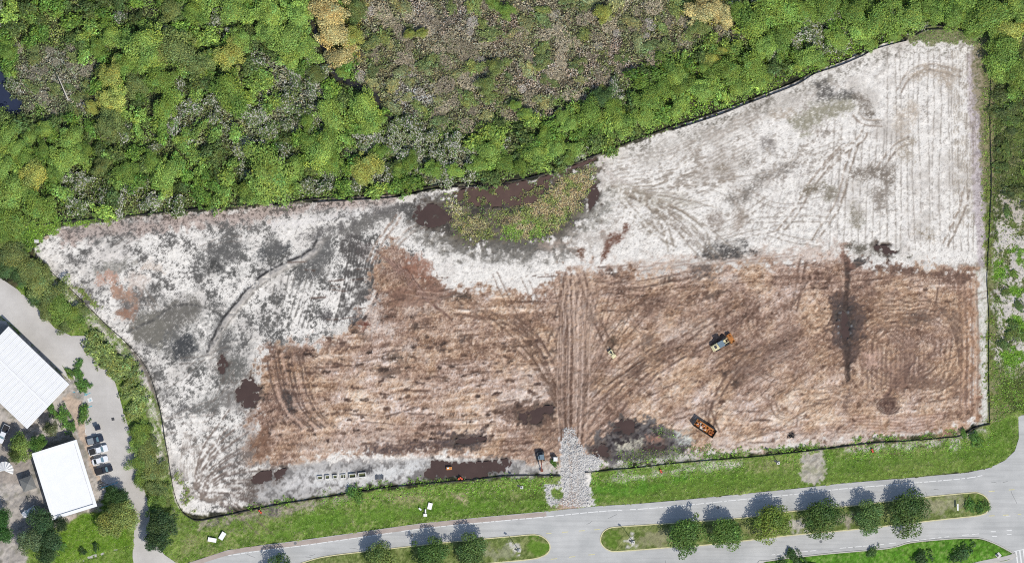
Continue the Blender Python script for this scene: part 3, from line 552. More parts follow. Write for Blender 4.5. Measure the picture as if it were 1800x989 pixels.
for k in range(13):
    x0 = 598 + 5.2 * k; line(smooth_line([(x0 + 18, 425 + 3 * k), (x0 + 10, 480), (x0, 530 - 3 * k), (x0 - 12, 570 - 4 * k)]), 2.8, (88, 84, 80), .75, -.08, .4)
for k in range(9): line(smooth_line([(580 - 12 * k, 470 + 2 * k), (560 - 10 * k, 520), (540 - 9 * k, 575)]), 2.0, (110, 106, 100), .6, -.06, .6)
line(smooth_line([(664, 480), (668, 505), (655, 535), (640, 560), (615, 575)]), 5, (72, 62, 58), .8, -.1, .4)
track([(700, 380), (690, 395), (668, 425), (650, 460)], 9, 3, (150, 128, 112), .6); track([(745, 395), (715, 410), (690, 440)], 8, 3, (150, 132, 118), .5)
# fan of tyre tracks in the south-west corner
for k in range(24):
    a = math.radians(-78 + 4.4 * k); x0, y0 = 338, 872
    L = 90 + 45 * ((k * 5) % 7) / 3
    line(smooth_line([(x0 + 14 * math.cos(a), y0 + 14 * math.sin(a)), (x0 + L * .5 * math.cos(a - .08), y0 + L * .5 * math.sin(a - .08)), (x0 + L * math.cos(a + .12), y0 + L * math.sin(a + .12))]), 2.4, (126, 112, 102), .7, -.07, .4)
for k in range(8): line(smooth_line([(325 + 3 * k, 760), (318 + 5 * k, 820), (332 + 4 * k, 870), (390, 885 - 2 * k)]), 2, (150, 138, 126), .45, -.05, .9)
for k in range(9): line([(290 + 30 * (k % 3), 735 + 9 * k), (380 + 30 * (k % 3), 728 + 9 * k)], 1.8, (160, 146, 134), .35, -.04, .9)
grime([(380, 790), (470, 780), (620, 840), (560, 868), (400, 895)], .2, (112, 104, 98), 14, 8, .7)
stain([(430, 850), (480, 845), (470, 875), (410, 890)], (104, 92, 84), 8, 6, 3, .6)

# ------------------------------------------------------------------ 4  marsh by the pond
MARSH = [(770, 345), (800, 332), (905, 322), (1045, 282), (1052, 320), (1046, 360), (1030, 390), (1004, 412), (985, 425), (940, 440), (890, 438), (850, 438), (800, 442), (768, 418), (740, 400), (722, 380), (740, 362)]
w, m = reg(MARSH, 9, 9, None, 5); mixc(w, m * .92, (94, 88, 78)); mixc(w, m * np.clip(.4 * n10[w] + .3 * n4[w], 0, .8), (62, 58, 54)); H[w] -= .12 * m
stain([(1000, 410), (1040, 400), (1060, 420), (1040, 440), (1000, 430)], (182, 172, 160), 8, 6, 3, .6)
stain([(850, 425), (960, 420), (985, 440), (900, 455), (860, 448)], (108, 104, 96), 7, 5, 3, .9)
stain([(950, 420), (1000, 425), (985, 450), (945, 440)], (168, 152, 138), 6, 5, 3, .7)
stain([(715, 385), (760, 405), (800, 432), (890, 442), (985, 440), (1010, 448), (960, 462), (860, 458), (780, 448), (720, 410)], (138, 133, 124), 9, 7, 4, .75, 0, .5)
stain([(1035, 330), (1075, 340), (1070, 380), (1040, 410), (1020, 405)], (150, 145, 134), 9, 7, 4, .7, 0, .5)
for e, cols, dn in (([(975, 312), (1008, 298), (1046, 284), (1050, 300), (1044, 330), (1020, 330), (985, 325)], ((150, 142, 104), (104, 116, 66)), .45), ([(905, 365), (960, 335), (985, 308), (1030, 302), (1042, 325), (1022, 365), (985, 400), (950, 418), (910, 418), (885, 400)], ((166, 146, 108), (122, 132, 72)), .62), ([(880, 395), (920, 385), (980, 395), (950, 420), (900, 420), (880, 412)], ((110, 138, 58), (160, 146, 108)), .7), ([(790, 345), (812, 360), (820, 392), (800, 385), (782, 360)], ((150, 156, 84), (186, 168, 130)), .6), ([(795, 385), (850, 372), (870, 395), (868, 420), (830, 425), (800, 415)], ((146, 138, 96), (110, 118, 62)), .45), ([(850, 370), (905, 368), (900, 395), (870, 400)], ((116, 126, 66), (130, 116, 84)), .4), ([(800, 340), (840, 350), (850, 362), (820, 366)], ((104, 112, 62), (84, 88, 54)), .4)):
    veg(grow(e, -3), dn * .7, cols, .45, 7, 5, n4, 12, seed=len(e) + int(dn * 10))
    w, m = reg(e, 6, 5, None, 3); mixc(w, m * .45, (122, 110, 88)); mixc(w, m * sst(.2, 1.2, n10[w] + .5 * n4[w]) * .7, (74, 66, 60))

# ------------------------------------------------------------------ 5  brown fill pad
w, msoil = reg(SOIL, 9, 6, None, 5)
PW = w
sA = F(70, 7, 4, 21, math.radians(-4)); sB = F(60, 9, 4, 22, math.radians(-36)); sC = F(40, 22, 5, 23, math.radians(-20), .68); sD = F(30, 2.6, 3, 24, math.radians(-3))
SOILM = np.zeros((NY, NX), np.float32); SOILM[PW] = msoil; CLS[w][msoil > .5] = 2; H[w] += .1 * msoil
def zone(poly, soft=40): 
    z_ = np.zeros((NY, NX), np.float32); w_, m_ = reg(poly, soft, 6); z_[w_] = m_; return z_
ZL = zone([(420, 540), (985, 470), (985, 840), (420, 840)]); ZM = zone([(1000, 520), (1440, 500), (1440, 760), (1000, 800)]); ZB = np.maximum(zone([(1190, 745), (1722, 700), (1722, 790), (1190, 806)], 20), zone([(1060, 465), (1480, 440), (1720, 470), (1720, 520), (1060, 520)], 16))
tone = .6 + .045 * sC + .04 * n60 + .035 * n10 + .055 * n4 + .07 * n2 + ZL * (.075 * sA + .035 * sD) + ZM * .06 * sB + ZB * (.06 * sA + .06 * sD)
for pl, dt in (([(655, 440), (700, 430), (800, 515), (830, 560), (700, 572), (655, 540)], -.2), ([(462, 610), (520, 605), (570, 660), (560, 748), (500, 740), (458, 690)], -.17), ([(690, 585), (870, 590), (860, 665), (700, 665)], -.13), ([(1080, 495), (1340, 505), (1330, 560), (1100, 560)], -.15), ([(1260, 555), (1460, 550), (1450, 655), (1260, 655)], -.13), ([(1500, 500), (1715, 510), (1700, 690), (1540, 695)], -.08), ([(1440, 500), (1540, 500), (1540, 640), (1440, 640)], -.2), ([(580, 650), (980, 640), (980, 705), (600, 740)], .12), ([(520, 745), (900, 700), (900, 765), (530, 800)], .13), ([(1050, 550), (1230, 560), (1190, 620), (1060, 610)], .1), ([(1190, 690), (1480, 680), (1490, 765), (1200, 780)], .13), ([(1530, 700), (1715, 690), (1715, 745), (1530, 765)], .12), ([(452, 755), (540, 750), (560, 815), (452, 815)], -.15), ([(870, 550), (985, 530), (985, 640), (880, 640)], -.1), ([(870, 700), (985, 695), (985, 760), (880, 760)], -.14), ([(620, 755), (870, 750), (870, 800), (620, 805)], -.16), ([(560, 600), (680, 595), (680, 640), (560, 650)], .06), ([(1240, 600), (1340, 620), (1330, 680), (1240, 680)], -.07), ([(985, 480), (1040, 480), (1040, 780), (985, 780)], .05)):
    w_, m_ = reg(pl, 20, 10, n25, 3); tone[w_] += dt * .62 * m_
stops = np.array([0, .22, .42, .58, .74, .92, 1.1]); pal = np.sqrt(np.stack([alb(c_) for c_ in ((76, 61, 52), (118, 93, 77), (152, 123, 103), (184, 155, 132), (210, 184, 162), (234, 215, 198), (242, 231, 219))]))
tt = tone[PW]; rgb = np.stack([np.interp(tt, stops, pal[:, k]) for k in range(3)], -1).astype(np.float32)
hue = np.clip(.03 * n25[PW] + .03 * n60[PW], -.06, .06)[..., None] * np.array([.15, -.1, -.75], np.float32); rgb = rgb * (1 + hue)      # rustier and greyer patches
mm = msoil[..., None]; C[PW] = (np.sqrt(C[PW]) * (1 - mm) + rgb * mm) ** 2
H[PW] += msoil * (.045 * n4[PW] + .04 * n2[PW] + .05 * n10[PW] + .03 * sC[PW]); H += SOILM * (ZL * .02 * sA + ZM * .02 * sB + ZB * .02 * sA)
mixc(PW, msoil * (sp[PW] < .03) * .55, (84, 64, 54)); mixc(PW, msoil * (sp[PW] > .97) * .5, (238, 222, 204))
stain([(1702, 476), (1718, 476), (1724, 740), (1710, 748)], (178, 138, 108), 4, 2, 2, .4); stain([(1660, 750), (1720, 735), (1700, 756), (1650, 764)], (184, 146, 116), 6, 3, 2, .45)
# pale sand showing through
for p, op in (([(870, 690), (965, 680), (970, 705), (880, 712)], .6), ([(900, 655), (955, 645), (955, 660), (905, 668)], .6), ([(650, 570), (700, 575), (690, 590), (640, 585)], .7), ([(710, 605), (760, 608), (750, 620), (700, 618)], .55), ([(1160, 570), (1260, 560), (1240, 590), (1170, 595)], .4), ([(1265, 480), (1300, 490), (1290, 502), (1262, 496)], .8), ([(1370, 448), (1480, 440), (1476, 455), (1370, 462)], .8), ([(1010, 470), (1040, 468), (1050, 478), (1015, 485)], .5), ([(700, 530), (780, 520), (790, 545), (710, 560)], .4), ([(1250, 770), (1530, 757), (1532, 774), (1260, 798)], .6), ([(520, 775), (700, 752), (690, 785), (530, 800)], .35), ([(1150, 478), (1240, 474), (1240, 490), (1150, 492)], .5), ([(640, 530), (668, 520), (668, 560), (640, 566)], .6)):
    stain(p, (220, 204, 190), 7, 5, 4, op)
# dark, wet or organic patches
DK = (78, 66, 60); DB = (108, 86, 74)
for p, c_, op in ((ell(505, 702, 7, 24, -14), (76, 72, 70), .95), ([(880, 715), (975, 700), (975, 745), (930, 752), (880, 735)], DB, .7), (ell(1038, 560, 6, 25, -6), (58, 48, 42), 1), (ell(1030, 535, 5, 10), DB, .7), (ell(1020, 648, 9, 36), (84, 68, 60), .9), ([(640, 782), (800, 765), (860, 758), (860, 775), (760, 790), (640, 800)], (96, 82, 78), .75), ([(770, 765), (850, 755), (852, 785), (790, 790)], (92, 84, 84), .7), (ell(620, 812, 30, 8), (100, 84, 78), .7), (ell(1255, 518, 18, 4, -24), (92, 80, 72), .8), (ell(1225, 528, 20, 5, -6), DB, .7), (ell(1150, 535, 14, 5), DB, .6), ([(1456, 520), (1480, 512), (1515, 530), (1525, 570), (1510, 612), (1495, 640), (1475, 612), (1455, 590)], (96, 82, 76), .85), ([(1470, 535), (1495, 535), (1505, 580), (1490, 620), (1474, 590)], (66, 62, 62), .9), (ell(1490, 640, 7, 30), (86, 72, 66), .8), (ell(1490, 705, 7, 16), (110, 90, 80), .7), (ell(1560, 712, 16, 11), (104, 82, 72), .85), (ell(1700, 690, 10, 14), (112, 88, 76), .6), ([(1590, 660), (1690, 664), (1680, 682), (1590, 682)], (112, 90, 78), .5), ([(1590, 545), (1640, 550), (1630, 570), (1590, 565)], (110, 94, 84), .7), ([(1500, 465), (1560, 462), (1640, 478), (1712, 480), (1710, 492), (1560, 480)], (112, 90, 78), .75), ([(1500, 455), (1525, 455), (1525, 465), (1502, 468)], (84, 80, 76), .9), ([(1476, 440), (1490, 448), (1500, 470), (1492, 500), (1486, 490), (1486, 465)], (136, 106, 92), .95), ([(1215, 465), (1250, 462), (1250, 490), (1220, 488)], (110, 98, 90), .7), (ell(1075, 480, 10, 4), (84, 74, 68), .8), (ell(1178, 492, 10, 5), (90, 80, 72), .8), ([(1260, 660), (1320, 640), (1310, 660), (1270, 675)], DB, .4), (ell(1275, 658, 7, 5), DK, .8), (ell(1294, 673, 8, 4, -20), DK, .85), (ell(1222, 668, 5, 5), DB, .8), (ell(1135, 692, 10, 3), DB, .8), (ell(1120, 650, 10, 12, 30), (112, 92, 80), .7), (ell(1075, 605, 6, 11), (88, 76, 64), .8), (ell(1138, 600, 12, 10, -40), (116, 98, 86), .6), (ell(800, 520, 24, 4, -2), (84, 74, 66), .85), (ell(700, 523, 10, 6, 30), (96, 80, 70), .8), (ell(735, 572, 12, 5, -8), (98, 82, 72), .85), (ell(810, 594, 8, 6, 30), (98, 84, 76), .8), (ell(828, 600, 5, 8), DB, .7), (ell(690, 628, 16, 9), (92, 80, 70), .8), (ell(680, 652, 22, 7), (110, 92, 80), .7), (ell(595, 608, 22, 8), (120, 96, 84), .7), (ell(782, 615, 7, 3), DK, .7), (ell(640, 592, 4, 4), DB, .6), (ell(460, 780, 18, 26), (120, 90, 72), .6), (ell(475, 610, 14, 8, 30), (110, 88, 78), .7), ([(700, 500), (770, 495), (800, 512), (770, 530), (700, 545), (680, 520)], (140, 108, 92), .55), (ell(1390, 765, 5, 4), (46, 42, 42), .9), (ell(735, 470, 28, 20, 40), (150, 106, 86), .6), (ell(640, 570, 6, 4), (112, 70, 58), .8), (ell(1580, 655, 20, 26), (150, 120, 104), .4)):
    stain(p, c_, 4, 3, 3, op, -.03)
# rows of small dark tufts left by discing
rr = np.random.default_rng(5)
for k in range(210):
    u0 = rr.uniform(470, 985); v0 = 612 + 17.5 * rr.integers(0, 10) - (u0 - 700) * .045 + rr.normal(0, 3)
    if rr.random() < .25: v0 = rr.uniform(540, 790)
    a, b = rr.uniform(3, 9), rr.uniform(1.2, 3.2)
    stain(ell(u0, v0, a, b, rr.normal(-5, 10), 10), [(70, 58, 52), (100, 80, 68), (86, 68, 60)][k % 3], 1.4, .6, .9, rr.uniform(.7, 1), .06, .2)
for k in range(200):
    u0 = rr.uniform(1000, 1720); v0 = rr.uniform(475, 775)
    stain(ell(u0, v0, rr.uniform(2, 6), rr.uniform(1.2, 3), rr.uniform(-60, 30), 10), (98, 76, 64), 1.4, .6, .9, rr.uniform(.4, .9), .05, .2)
for k in range(110):
    u0 = rr.uniform(500, 1720); v0 = rr.uniform(460, 800); L = rr.uniform(15, 60); a = rr.normal(-4, 6) if u0 < 985 or v0 > 700 or v0 < 520 else rr.normal(-35, 25)
    a = math.radians(a); line([(u0, v0), (u0 + L * math.cos(a), v0 + L * math.sin(a))], rr.uniform(1.2, 2.4), (92, 72, 62), .6, -.05, .9)
# wedge at the north-west corner of the pad, and streaks down its west side
for k in range(11): line([(662 + 5 * k, 440 + 3 * k), (700 + 6.5 * k, 478 + 6 * k), (735 + 6 * k, 520 + 4 * k)], 2.4, [(92, 68, 60), (196, 164, 146)][k % 2], .55, -.05, .7)
for k in range(10):
    x0 = 468 + 7 * k; line(smooth_line([(x0, 625 - k), (x0 + 12, 680), (x0 + 32, 725), (x0 + 62, 752)]), 2.6, [(92, 74, 66), (200, 170, 150)][k % 3 == 1], .6, -.07, .7)
for k in range(7): line(smooth_line([(480 + 6 * k, 608), (530 + 4 * k, 640 - 3 * k), (560 + 4 * k, 665 - 5 * k)]), 2, (120, 98, 84), .5, -.05, .8)
for k in range(8): line(smooth_line([(470 + 8 * k, 735), (485 + 8 * k, 775), (490 + 12 * k, 810)]), 2, (196, 166, 144), .4, .04, .8)
for k in range(8): line([(905 + 7 * k, 712 + 3 * k), (945 + 5 * k, 770 + k)], 1.8, (110, 90, 78), .45, -.04, .8)
# haul road up from the gate, tracks splaying from it
stain([(985, 480), (1040, 478), (1046, 560), (1042, 660), (1044, 785), (985, 790), (976, 700), (978, 560)], (196, 170, 150), 12, 6, 3, .6)
stain([(990, 640), (1030, 640), (1034, 785), (988, 785)], (172, 142, 122), 8, 5, 3, .5)
for k, (u0, c_, op) in enumerate(((978, (112, 90, 78), .4), (986, (206, 184, 168), .6), (993, (104, 84, 74), .75), (999, (208, 184, 166), .6), (1005, (104, 84, 74), .7), (1012, (196, 170, 150), .5), (1018, (112, 92, 80), .5), (1026, (190, 160, 140), .4), (1034, (116, 94, 82), .4))):
    line(smooth_line([(u0 + 12 + 3 * (k % 3), 480 + 26 * ((k * 5) % 4)), (u0 + 4, 580), (u0 - 2 * (k % 2), 650), (u0, 740), (u0 + 3, 790)]), 2.6 + 1.5 * (k % 2), c_, op * .75, -.05 if k % 2 else .02, .8, 1.6, 1.4)
for t in ([(1015, 770), (1050, 720), (1100, 668), (1150, 630), (1200, 598), (1260, 552)], [(1008, 740), (1060, 690), (1120, 645), (1190, 600)], [(1030, 780), (1075, 735), (1110, 690), (1170, 640), (1250, 600)], [(1100, 660), (1160, 612), (1230, 600)], [(985, 700), (968, 640), (940, 595), (880, 560), (800, 545)], [(990, 730), (972, 680), (955, 655)], [(1320, 610), (1290, 620), (1255, 640)], [(1350, 600), (1300, 640), (1260, 700), (1250, 750)], [(1000, 480), (985, 540), (970, 600)], [(1412, 455), (1404, 500), (1396, 545)], [(1020, 480), (1040, 540), (1072, 610)], [(1045, 500), (1120, 500), (1220, 480)], [(900, 560), (940, 590), (965, 640)], [(1255, 690), (1245, 720), (1260, 760)], [(1480, 500), (1484, 520)], [(950, 800), (975, 790), (990, 770)]):
    track(t, 11, 3.0, (108, 86, 74), .6, -.08, .05, .5)
for k in range(12): line(smooth_line([(1290, 640 + 4 * k), (1330, 610 + 4 * k), (1400, 570 + 5 * k)]), 2, (118, 98, 86), .4, -.04, 1.0)
# many fine tyre and track marks
rt = np.random.default_rng(44)
def fine(pts, gauge=10, col=(104, 82, 68), op=.5): track(pts, gauge, 1.3, col, op, -.045, .02, .35)
for k in range(16):                                       # splaying from the gate
    a = math.radians(rt.uniform(-150, -25)); L = rt.uniform(120, 300); b_ = rt.uniform(-.5, .5); x0, y0 = 1005 + rt.uniform(-14, 14), 775
    fine([(x0, y0), (x0 + 6 * math.cos(a), y0 - 40), (x0 + L * .5 * math.cos(a), y0 - 60 + L * .5 * math.sin(a)), (x0 + L * math.cos(a + b_ * .3), max(y0 - 60 + L * math.sin(a + b_ * .3), 480))])
for k in range(26):                                       # along the pad
    u0 = rt.uniform(470, 1560); v0 = rt.uniform(500, 780); L = rt.uniform(90, 260); s_ = rt.uniform(-.12, .02) if u0 < 980 else rt.uniform(-.6, .1); c_ = rt.uniform(-18, 18)
    fine([(u0, v0), (u0 + L * .5, v0 + s_ * L * .5 + c_), (u0 + L, v0 + s_ * L)], 10, [(104, 82, 68), (226, 200, 180)][k % 3 == 2], .4)
for k in range(18):                                       # straight up the haul road
    u0 = rt.uniform(978, 1036); fine([(u0 + rt.uniform(-4, 14), 485 + rt.uniform(0, 60)), (u0 + 2, 600), (u0, 700), (1006 + (u0 - 1006) * .7, 788)], 8, [(100, 78, 66), (222, 198, 180)][k % 2], .5)
for k in range(7):
    e_ = ell(rt.uniform(1080, 1480), rt.uniform(540, 740), rt.uniform(18, 50), rt.uniform(12, 34), rt.uniform(0, 90)); fine(e_[:int(rt.uniform(8, 19))], 9)
for k in range(14):                                       # on the sand
    u0 = rt.uniform(1080, 1400); v0 = rt.uniform(300, 430); L = rt.uniform(60, 200); s_ = rt.uniform(-.6, .3)
    track([(u0, v0), (u0 + L * .5, v0 + s_ * L * .5 + rt.uniform(-16, 16)), (u0 + L, v0 + s_ * L)], 9, 1.2, (142, 130, 116), .45, -.035, .02, .4)
for k in range(18):
    u0 = rt.uniform(150, 560); v0 = rt.uniform(420, 760); L = rt.uniform(40, 120); a_ = rt.uniform(-1.2, .6)
    p_ = [(u0, v0), (u0 + L * .5 * math.cos(a_), v0 + L * .5 * math.sin(a_) + rt.uniform(-9, 9)), (u0 + L * math.cos(a_), v0 + L * math.sin(a_))]
    if all(sdist(SITE, np.array([[q_[0]]], np.float32), np.array([[q_[1]]], np.float32))[0, 0] < -14 for q_ in p_) and u0 < 440: track(p_, 9, 1.3, (120, 112, 104), .55, -.04, .02, .4)
for k in range(13): stain(ell(1484 + (9 + rt.uniform(0, 4)) * math.cos(.52 * k), 573 + (24 + rt.uniform(-2, 4)) * math.sin(.52 * k), rt.uniform(1.4, 3.4), rt.uniform(1, 2.2), rt.uniform(0, 180), 8), (150, 160, 166), 1.2, .6, .6, .9)
# graded basin on the east: rounded-rectangle rings of dozer passes
cx, cy = 1590, 618
q = (np.abs(GU - cx) / 1.15) ** 3 + (np.abs(GV - cy) / 0.85) ** 3
rad = q ** (1 / 3) + 1.5 * n25 + .8 * n10
mk = SOILM * sst(30, 44, rad) * (1 - sst(104, 124, rad)) * sst(1500, 1520, GU) * (1 - sst(700, 725, GV))
wv = np.sin(rad * 2 * math.pi / 8.6)
a = np.clip(mk * sst(-.3, .9, wv) * np.clip(.6 + .4 * n10, 0, 1), 0, 1); H += -.13 * a; mixc(ALL, a * .62, (108, 84, 70))
for k in range(14): line([(1517 + 8.2 * k, 612 + rr.uniform(-8, 8)), (1516 + 8.2 * k, 672 + rr.uniform(-5, 15))], 2.6, (118, 94, 82), .6, -.09, .5)
for k in range(9): line([(1520 + 16 * k, 610 + 7 * (k % 4)), (1550 + 16 * k, 608 + 7 * (k % 4))], 1.8, (124, 98, 84), .4, -.05, .8)
for k in range(6):
    line(smooth_line([(1552 + 2 * k, 695), (1580, 690 - 8 * k), (1594 + 3 * k, 650 - 4 * k), (1582 + 4 * k, 610 - 5 * k), (1560 + 5 * k, 592 - 5 * k)]), 2.4, (120, 96, 84), .5, -.07, .5)
stain([(1518, 620), (1548, 616), (1548, 646), (1520, 650)], (204, 172, 154), 5, 3, 3, .6)
for k in range(7): line([(1684 + 5.4 * k, 490), (1690 + 5 * k, 600), (1688 + 5 * k, 730)], 2.4, [(128, 98, 80), (204, 166, 136)][k % 2], .5, -.06 if k % 2 == 0 else .04, .6)
for k in range(9): line(smooth_line([(1625 + 4 * k, 520 + 3 * k), (1665 + 3 * k, 560), (1685, 610 + 4 * k)]), 2, (120, 98, 84), .45, -.06, .9)
for k in range(12): line([(1500 + 3 * k, 738 + 2.8 * k - 8), (1600, 732 + 2.6 * k), (1690 - 3 * k, 724 + 2.6 * k)], 1.6, [(128, 96, 80), (214, 182, 162)][k % 2], .45, -.03, 1.0)
for e in (ell(1360, 690, 22, 14), ell(1372, 738, 30, 18), ell(1480, 750, 26, 10)): line(smooth_line(e + e[:2]), 2, (130, 104, 90), .45, -.04, .8)
for k in range(4): line(smooth_line(ell(1562, 712, 8 + 4 * k, 5 + 3 * k) ), 2, (86, 66, 58), .6, -.06, .6)
# narrow drain cut through the pad
DRAIN = smooth_line([(1486, 452), (1490, 490), (1486, 530), (1484, 575), (1488, 620), (1491, 665)], 5)
line(DRAIN, 7, (74, 62, 56), .7, -.28, .25, 2)
# bog in the south of the pad
BOG = [(1040, 780), (1065, 755), (1085, 736), (1120, 732), (1165, 745), (1185, 762), (1205, 768), (1215, 790), (1200, 803), (1120, 812), (1075, 818), (1035, 790)]
w, m = reg(BOG, 5, 5, None, 3); mixc(w, m * .93, (88, 84, 84)); mixc(w, m * np.clip(.4 * n10[w] + .4 * n4[w], 0, .85), (54, 48, 48)); mixc(w, m * np.clip(-.5 * n4[w] - .3 * n10[w], 0, .5), (146, 142, 138)); CLS[w][m > .5] = 1; H[w] -= .1 * m
stain([(1082, 778), (1130, 768), (1130, 782), (1085, 790)], (206, 200, 178), 4, 3, 3, .85); stain([(1135, 765), (1160, 762), (1165, 778), (1140, 780)], (168, 130, 112), 4, 3, 3, .8)
stain([(1190, 760), (1212, 756), (1214, 775), (1195, 778)], (204, 206, 196), 4, 3, 3, .8)
stain([(1080, 818), (1210, 798), (1262, 800), (1262, 808), (1110, 822)], (198, 196, 182), 4, 4, 3, .7)
veg([(1085, 795), (1200, 785), (1215, 800), (1090, 822)], .5, ((98, 118, 54), (80, 92, 48)), .35, 4, 4, n4, 14, seed=21)
veg([(1210, 785), (1250, 780), (1262, 792), (1225, 800)], .6, ((104, 142, 50), (92, 118, 48)), .35, 4, 4, n4, 14, seed=22)
veg([(1150, 755), (1180, 750), (1190, 765), (1160, 770)], .4, ((98, 128, 54), (80, 92, 48)), .35, 4, 4, n4, 14, seed=23)
# grey margin along the south fence
SM = [(452, 830), (520, 818), (600, 808), (700, 806), (760, 806), (900, 806), (955, 824), (985, 828), (985, 834), (830, 840), (660, 856), (500, 880), (450, 880)]
w, m = reg(SM, 4, 3, None, 2); mixc(w, m * .95, (190, 186, 180)); mixc(w, m * sst(-.2, 1.3, n10[w] + .5 * n4[w]) * .7, (108, 104, 100)); CLS[w][m > .5] = 1; H[w] -= .1 * m
stain([(548, 836), (640, 826), (700, 818), (760, 808), (762, 826), (700, 840), (600, 855), (555, 856)], (222, 220, 214), 6, 4, 3, .85)
stain([(498, 838), (545, 830), (545, 852), (500, 862)], (216, 212, 206), 6, 4, 3, .7)
stain([(620, 826), (655, 818), (655, 828), (622, 836)], (86, 84, 84), 3, 2, 2, .8); stain([(880, 812), (905, 806), (906, 826), (885, 832)], (214, 210, 204), 4, 3, 2, .85)
stain([(738, 838), (775, 826), (800, 836), (760, 848)], (104, 98, 94), 4, 3, 2, .9)
stain([(940, 806), (985, 812), (985, 832), (940, 832)], (206, 200, 190), 5, 4, 3, .7)
for a, b, c_, d_ in ((400, 905, 620, 862), (620, 864, 740, 848), (740, 850, 985, 836), (1030, 826, 1240, 806), (1240, 806, 1440, 786), (1500, 778, 1680, 764)):   # plants on the inner side of the fence
    pl = [(a, b - 8), (c_, d_ - 7), (c_, d_ + 2), (a, b + 2)]
    w, m = reg(pl, 2, 3, n4, 1); m = m * sst(-.6, .6, n25[w] + .5 * n10[w]); mixc(w, m * .6, (96, 112, 56)); VD[w] = np.maximum(VD[w], m * .7); VH[w] = np.maximum(VH[w], .3 * m); VC[w] += (alb((98, 132, 46)) - VC[w]) * m[..., None]
for a, b, c_, d_ in ((1728, 90, 1730, 470), (1732, 560, 1733, 745), (120, 500, 165, 540), (305, 830, 330, 895)):
    pl = [(a, b), (c_, d_), (c_ + 13, d_), (a + 13, b)]
    w, m = reg(pl, 2, 3, n4, 1); m = m * sst(-.9, .4, n25[w] + .5 * n10[w]); mixc(w, m * .8, (124, 124, 74)); VD[w] = np.maximum(VD[w], m * .6); VH[w] = np.maximum(VH[w], .25 * m); VC[w] += (alb((106, 130, 52)) - VC[w]) * (m * .9)[..., None]

FW = FENCE_W[::-1]
line(offset(smooth_line(FW[1:11]), 14), 13, (222, 212, 202), .75, .12, .3, 4); line(offset(smooth_line(FW[2:11]), 24), 3, (120, 112, 102), .5, -.05, .6); line(offset(smooth_line(FW[1:11]), 5), 4, (150, 138, 124), .5, -.05, .6)
for pl in ([(52, 396), (100, 390), (190, 384), (200, 391), (110, 398), (98, 410), (70, 412), (50, 405)], [(48, 400), (80, 405), (72, 425), (52, 440)]):
    w, m = reg(pl, 3, 2.5, None, 1.5); mixc(w, m * .9, (110, 132, 62)); VD[w] = np.maximum(VD[w], m * .8); VH[w] = np.maximum(VH[w], m * .3); VC[w] += (alb((112, 146, 52)) - VC[w]) * m[..., None]; CLS[w][m > .5] = 3
w, m = reg([(0, 398), (60, 398), (62, 440), (0, 420)], 6, 4); mixc(w, m, (92, 118, 56)); VD[w] = np.maximum(VD[w], m)
w, m = reg([(1590, 66), (1618, 48), (1645, 42), (1705, 46), (1735, 70), (1725, 90), (1700, 78), (1600, 76)], 3, 2.5, None, 2); mixc(w, m, (142, 140, 104)); mixc(w, m * np.clip(.5 * n4[w] + .4 * n2[w], 0, .7), (88, 96, 60)); CLS[w][m > .5] = 3; VD[w] = VD[w] * (1 - m) + .3 * m; VH[w] = VH[w] * (1 - m) + .2 * m
w, m = reg([(1708, 84), (1745, 80), (1750, 330), (1728, 330)], 3, 2.5, None, 2); mixc(w, m * .8, (150, 138, 108)); mixc(w, m * np.clip(.5 * n4[w] + .4 * n2[w], 0, .7), (92, 100, 60)); CLS[w][(m > .5) & (GU[w] > 1726)] = 3
# old limerock drive stub in the verge, limerock gate apron
for pl in ([(1412, 796), (1446, 792), (1452, 830), (1440, 848), (1414, 848), (1408, 832)],):
    w, m = reg(pl, 2.5, 2, n4, 1); mixc(w, m * .95, (196, 188, 176)); mixc(w, m * np.clip(.5 * n4[w] + .4 * n2[w], 0, .7), (150, 142, 128)); VD[w] *= 1 - m; CLS[w][m > .5] = 1
stain([(1412, 820), (1450, 816), (1450, 830), (1412, 834)], (150, 150, 118), 3, 3, 2, .5)
APRON = [(986, 772), (1012, 770), (1026, 785), (1030, 800), (1050, 800), (1056, 812), (1052, 824), (1030, 828), (1032, 850), (1044, 885), (1030, 892), (1000, 890), (985, 886), (992, 870), (992, 860), (986, 830), (988, 800)]
HOOK = [(957, 850), (966, 851), (969, 874), (976, 877), (992, 874), (992, 885), (975, 889), (961, 884)]
HOOK2 = [(965, 850), (995, 850), (995, 856), (966, 857)]
for pl in (APRON, HOOK, HOOK2):
    w, m = reg(pl, 2.5, 2, n4, 1); mixc(w, m, (224, 221, 216)); mixc(w, m * np.clip(.45 * n4[w] + .5 * n2[w], 0, .75), (140, 134, 130)); H[w] += m * (.1 + .05 * n2[w]); VD[w] *= 1 - m; CLS[w][m > .5] = 1
line(smooth_line([(1000, 772), (1003, 810), (1004, 850), (1002, 885)]), 5, (186, 166, 150), .7, -.04, .4); line(smooth_line([(1012, 772), (1015, 810), (1016, 850), (1018, 870)]), 4, (190, 172, 156), .5, -.04, .4)
stain([(985, 872), (1016, 866), (1022, 890), (1018, 896), (980, 900), (970, 895)], (178, 152, 134), 4, 3, 2, .85)

